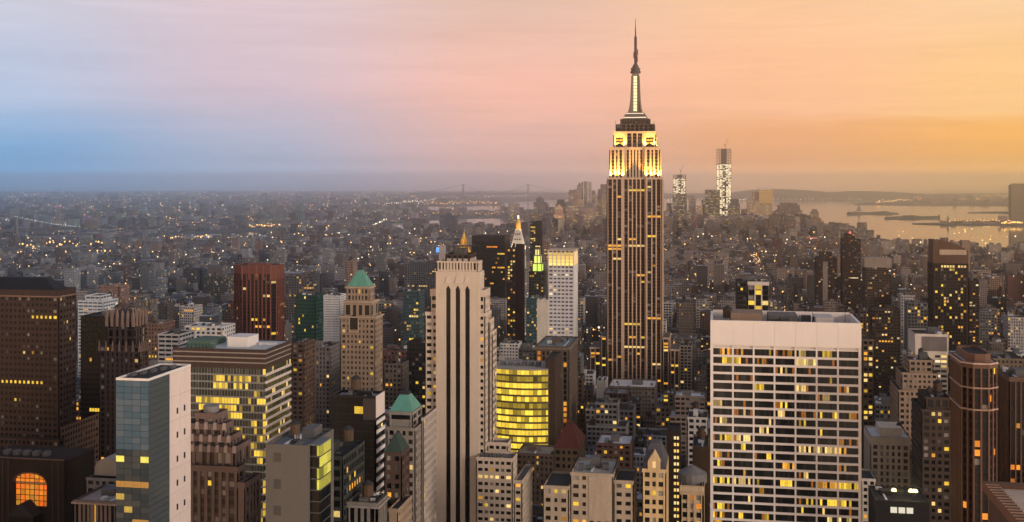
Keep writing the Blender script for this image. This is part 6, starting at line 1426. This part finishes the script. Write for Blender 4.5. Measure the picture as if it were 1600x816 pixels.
for L_ in PICK:
    x0, x1, y0, y1, h = L_; r = random.Random(str(L_)); wi = r.randrange(len(WALLS)); ri = r.randrange(len(ROOFS)); c_ = WALLS[wi]
    wm = stone(c_, .88, .3); side_blank = St(blank=True, wall=wm)
    t = Tower('city_building', '', 'building', (x0 + x1) / 2, (y0 + y1) / 2, group='ordinary mid rise buildings between the towers', seed=str(L_))
    t.wallm = wm
    st = St(bay=r.uniform(2.6, 3.8), pier=r.uniform(.8, 1.7), span=r.uniform(1.3, 2.0), floor=r.uniform(3.4, 4.2), d=.4, wall=wm, gl=DKGL, lit=r.choice((.02, .04, .08, .15)), row=r.choice((.0, .03, .10)), pal=(YEL, AMB, WRM, AMB), edge=.8, top=r.uniform(1, 2.4), blind=.15)
    step = r.random() < .3 and h > 30
    hh = h * r.uniform(.72, .88) if step else h
    ov = {1: side_blank if r.random() < .55 else st, 3: side_blank if r.random() < .55 else st, 2: side_blank}
    t.tier(rect(x0, x1, y0, y1), 0, hh, st, over=ov, roof=ROOFS[ri])
    ex = (x0 + 1, x1 - 1, y0 + 1, y1 - 1)
    if step:
        ex = (x0 + (x1 - x0) * r.uniform(.05, .25), x1 - (x1 - x0) * r.uniform(.05, .25), y0 + (y1 - y0) * .18, y1 - 1.5); t.tier(rect(*ex), hh - 1.1, h, st, roof=ROOFS[ri])
    tk = r.random() < .38
    if ex[1] - ex[0] > 7 and ex[3] - ex[2] > 7: t.clutter(ex[0] + .6, ex[1] - .6, ex[2] + .6, ex[3] - .6, h - 1.1, r.randint(2, 6), 1.0 if tk else 0.0, 5.5)
    if r.random() < .5:
        m_ = MB(); m_.box(x0 - .02, x1 + .02, y0 - .6, y0 + .2, hh - 1.5, hh - .8, bottom=True); t.part('cornice', m_, stone(tuple(min(.7, q * 1.25) for q in c_)))
    pc = proj((x0 + x1) / 2, y0, h)
    best = min(LAND, key=lambda q: abs(q[0] - pc[0]) + .25 * abs(q[1] - pc[1]))
    rel = 'left of' if pc[0] < best[0] - 14 else 'right of' if pc[0] > best[0] + 14 else ('behind' if y0 > best[2] else 'in front of')
    shp = 'stepped' if step else ('narrow' if x1 - x0 < 14 else 'broad' if x1 - x0 > 28 else 'boxy')
    base = '%s %s building, %s, %s %s' % (shp, WN[wi], 'water tank' if tk else RN[ri], rel, best[3])
    LAB.setdefault(base, []).append((y0, t.e))
ORD = ['nearest', 'second nearest', 'third nearest', 'fourth nearest', 'fifth nearest', 'sixth nearest']
for base, l in LAB.items():
    l.sort(key=lambda a: a[0])
    for i, (_, e) in enumerate(l):
        e['label'] = base if len(l) == 1 else ('%s, %s' % (base, ORD[min(i, 5)]))

# the rest of the city: too many to count
cf = MB()
def cbox(x0, x1, y0, y1, h, c_, base=0.0, rc=None):
    q_ = min(1, max(0, (proj(x0, y0, 0)[0] - 350) / 900)); c_ = (c_[0] * (.78 + .46 * q_), c_[1] * (.93 + .07 * q_), c_[2] * (1.10 - .26 * q_));   # dusk haze tint painted into the walls: cooler to the left, warmer right
    k = (*c_, rnd.random()); n = len(cf.v)
    cf.v += [(x0, y0, base), (x1, y0, base), (x1, y1, base), (x0, y1, base), (x0, y0, base + h), (x1, y0, base + h), (x1, y1, base + h), (x0, y1, base + h)]
    for f in ((0, 1, 5, 4), (1, 2, 6, 5), (2, 3, 7, 6), (3, 0, 4, 7)): cf.f.append(tuple(n + i for i in f)); cf.m.append(0); cf.c.append(k)
    cf.f.append((n + 4, n + 5, n + 6, n + 7)); cf.m.append(0); cf.c.append((*(rc or c_), k[3]))
RC = [(.07, .075, .085), (.16, .165, .18), (.36, .38, .41), (.10, .10, .11), (.22, .225, .24), (.05, .052, .06), (.56, .58, .62), (.04, .042, .05)]
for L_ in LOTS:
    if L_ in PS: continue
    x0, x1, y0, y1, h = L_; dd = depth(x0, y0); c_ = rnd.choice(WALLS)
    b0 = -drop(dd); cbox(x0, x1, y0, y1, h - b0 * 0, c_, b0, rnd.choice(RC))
    if dd < 4200:
        w, q = x1 - x0, y1 - y0
        for _ in range(rnd.randint(1, 3 if dd < 2600 else 1)):
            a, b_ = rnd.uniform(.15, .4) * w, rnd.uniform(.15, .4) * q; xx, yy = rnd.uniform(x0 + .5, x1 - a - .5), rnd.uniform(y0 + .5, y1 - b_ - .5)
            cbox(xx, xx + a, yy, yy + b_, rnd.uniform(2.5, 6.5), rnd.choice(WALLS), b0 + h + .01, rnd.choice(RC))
# across the rivers
def region(n, xr, yr, hs, seed, sz=(14, 40), tall=.03, th=(30, 70)):
    r = random.Random(seed)
    for _ in range(n):
        x = r.uniform(*xr); y = r.uniform(*(yr(x) if callable(yr) else yr))
        d = gdist(y)
        if d > 30000: continue
        X, Y = at(x, d); w, q = r.uniform(*sz) * (1 + d / 12000), r.uniform(*sz) * (1 + d / 12000)
        h = r.uniform(*th) if r.random() < tall else r.uniform(*hs)
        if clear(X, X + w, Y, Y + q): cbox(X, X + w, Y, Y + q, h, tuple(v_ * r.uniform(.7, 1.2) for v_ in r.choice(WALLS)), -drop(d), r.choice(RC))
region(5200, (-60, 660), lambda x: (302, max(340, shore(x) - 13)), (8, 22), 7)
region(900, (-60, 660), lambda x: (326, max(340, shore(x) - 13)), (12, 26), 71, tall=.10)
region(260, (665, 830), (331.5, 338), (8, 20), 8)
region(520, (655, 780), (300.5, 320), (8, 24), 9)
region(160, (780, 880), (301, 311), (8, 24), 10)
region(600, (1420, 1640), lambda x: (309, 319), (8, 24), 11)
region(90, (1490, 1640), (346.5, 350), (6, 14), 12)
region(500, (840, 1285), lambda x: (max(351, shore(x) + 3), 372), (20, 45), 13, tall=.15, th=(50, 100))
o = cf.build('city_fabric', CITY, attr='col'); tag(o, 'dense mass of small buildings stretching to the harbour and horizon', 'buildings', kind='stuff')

# ------------------------------------------------------------------ street and shore lights
LM = [MB(), MB(), MB()]
def lamp(X, Y, Z, r, k): LM[k].cyl(X, Y, Z, Z + r, .25 * r, r, 4, cap=False); LM[k].cyl(X, Y, Z + r, Z + 2 * r, r, .05, 4, cap=False)
r = random.Random(99)
for _ in range(1600):
    x = r.uniform(-20, 660); y = 300 + (r.random() ** 1.4) * (max(345, shore(x) - 12) - 300); d = gdist(y); X, Y = at(x, d)
    lamp(X, Y, r.uniform(8, 26) - drop(d), r.choice((1.5, 2.2, 3.0, 4.2)) * d / 9000, r.choice((0, 0, 0, 1, 1, 2)))
for _ in range(700):
    x = r.uniform(-20, 1600); y = shore(x) + (22 if x > 1230 else 5) + (r.random() ** 1.3) * 75; d = gdist(y); X, Y = at(x, d)
    lamp(X, Y, r.uniform(14, 34) - drop(d), r.choice((1.0, 1.5, 2.2, 2.8)) * d / 4200, r.choice((0, 0, 0, 1, 1)))
def row(xa, ya, xb, yb, n, jit, size, k, zz=14):
    for i in range(n):
        q = (i + r.random() * .6) / n; y = ya + (yb - ya) * q + r.uniform(-jit, jit); d = gdist(y); X, Y = at(xa + (xb - xa) * q, d); lamp(X, Y, zz - drop(d), size * r.uniform(.6, 1.25), k)
row(10, 394, 165, 388, 26, 4, 4.0, 0, 20); row(100, 407, 180, 402, 7, 2, 3.6, 0, 20); row(200, 406, 285, 402, 8, 2, 3.0, 0, 20); row(255, 376, 330, 374, 16, 3, 3.4, 0); row(390, 358, 450, 357, 24, 1.5, 4.0, 0); row(450, 358, 560, 361, 30, 2, 3.6, 0)
row(570, 366, 605, 348, 13, 1.0, 4.2, 1, 20); row(600, 322, 680, 314, 22, 1.0, 7.0, 1); row(660, 320, 780, 319, 50, 2.0, 6.0, 0); row(640, 338, 790, 335, 40, 2.5, 4.0, 0); row(230, 348, 420, 342, 40, 5, 4.2, 0)
row(680, 312, 830, 307, 36, 1.5, 7.0, 1); row(1040, 315, 1350, 314, 46, 1.2, 5.5, 1, 20); row(1370, 317, 1440, 313, 34, 2.2, 7.0, 0); row(1500, 314, 1590, 306, 40, 3.5, 8.0, 0); row(1480, 349, 1580, 348, 34, 1.2, 3.2, 0, 12); row(1565, 353, 1600, 352, 12, 1, 5.0, 0, 12); row(1155, 314, 1180, 314, 14, .5, 4.5, 1, 14)
for _ in range(650):
    x = r.uniform(-20, 1620); y = 372 + (r.random() ** 1.2) * 210; d = gdist(y); X, Y = at(x, d)
    if clear(X - 1, X + 1, Y - 1, Y + 1): lamp(X, Y, r.uniform(12, 45), r.choice((.6, .9, 1.3, 1.7)) * max(1, d / 2600), r.choice((0, 0, 0, 1)))
for X in (-168, 122, -305, -440, 400, 675):                     # avenue lamps and traffic
    for q in range(260):
        Y = 850 + q * 12 + r.uniform(-4, 4); px_, py_ = proj(X, Y, 0)
        if -20 < px_ < 1620: lamp(X + r.uniform(-10, 10), Y, r.choice((1.2, 8.0)), r.uniform(.35, .75) * max(1, Y / 1800), r.choice((0, 0, 1, 1, 2)))
for m_, cc, s_, lb in ((LM[0], (1.0, .50, .10), 2.6, 'amber'), (LM[1], (1.0, .80, .52), 2.4, 'pale'), (LM[2], (1.0, .14, .12), 1.0, 'red')):
    o = m_.build('street_lighting', glow(cc, s_)); tag(o, 'countless %s pinpoint street and traffic lights across the city' % lb, 'lights', kind='stuff')
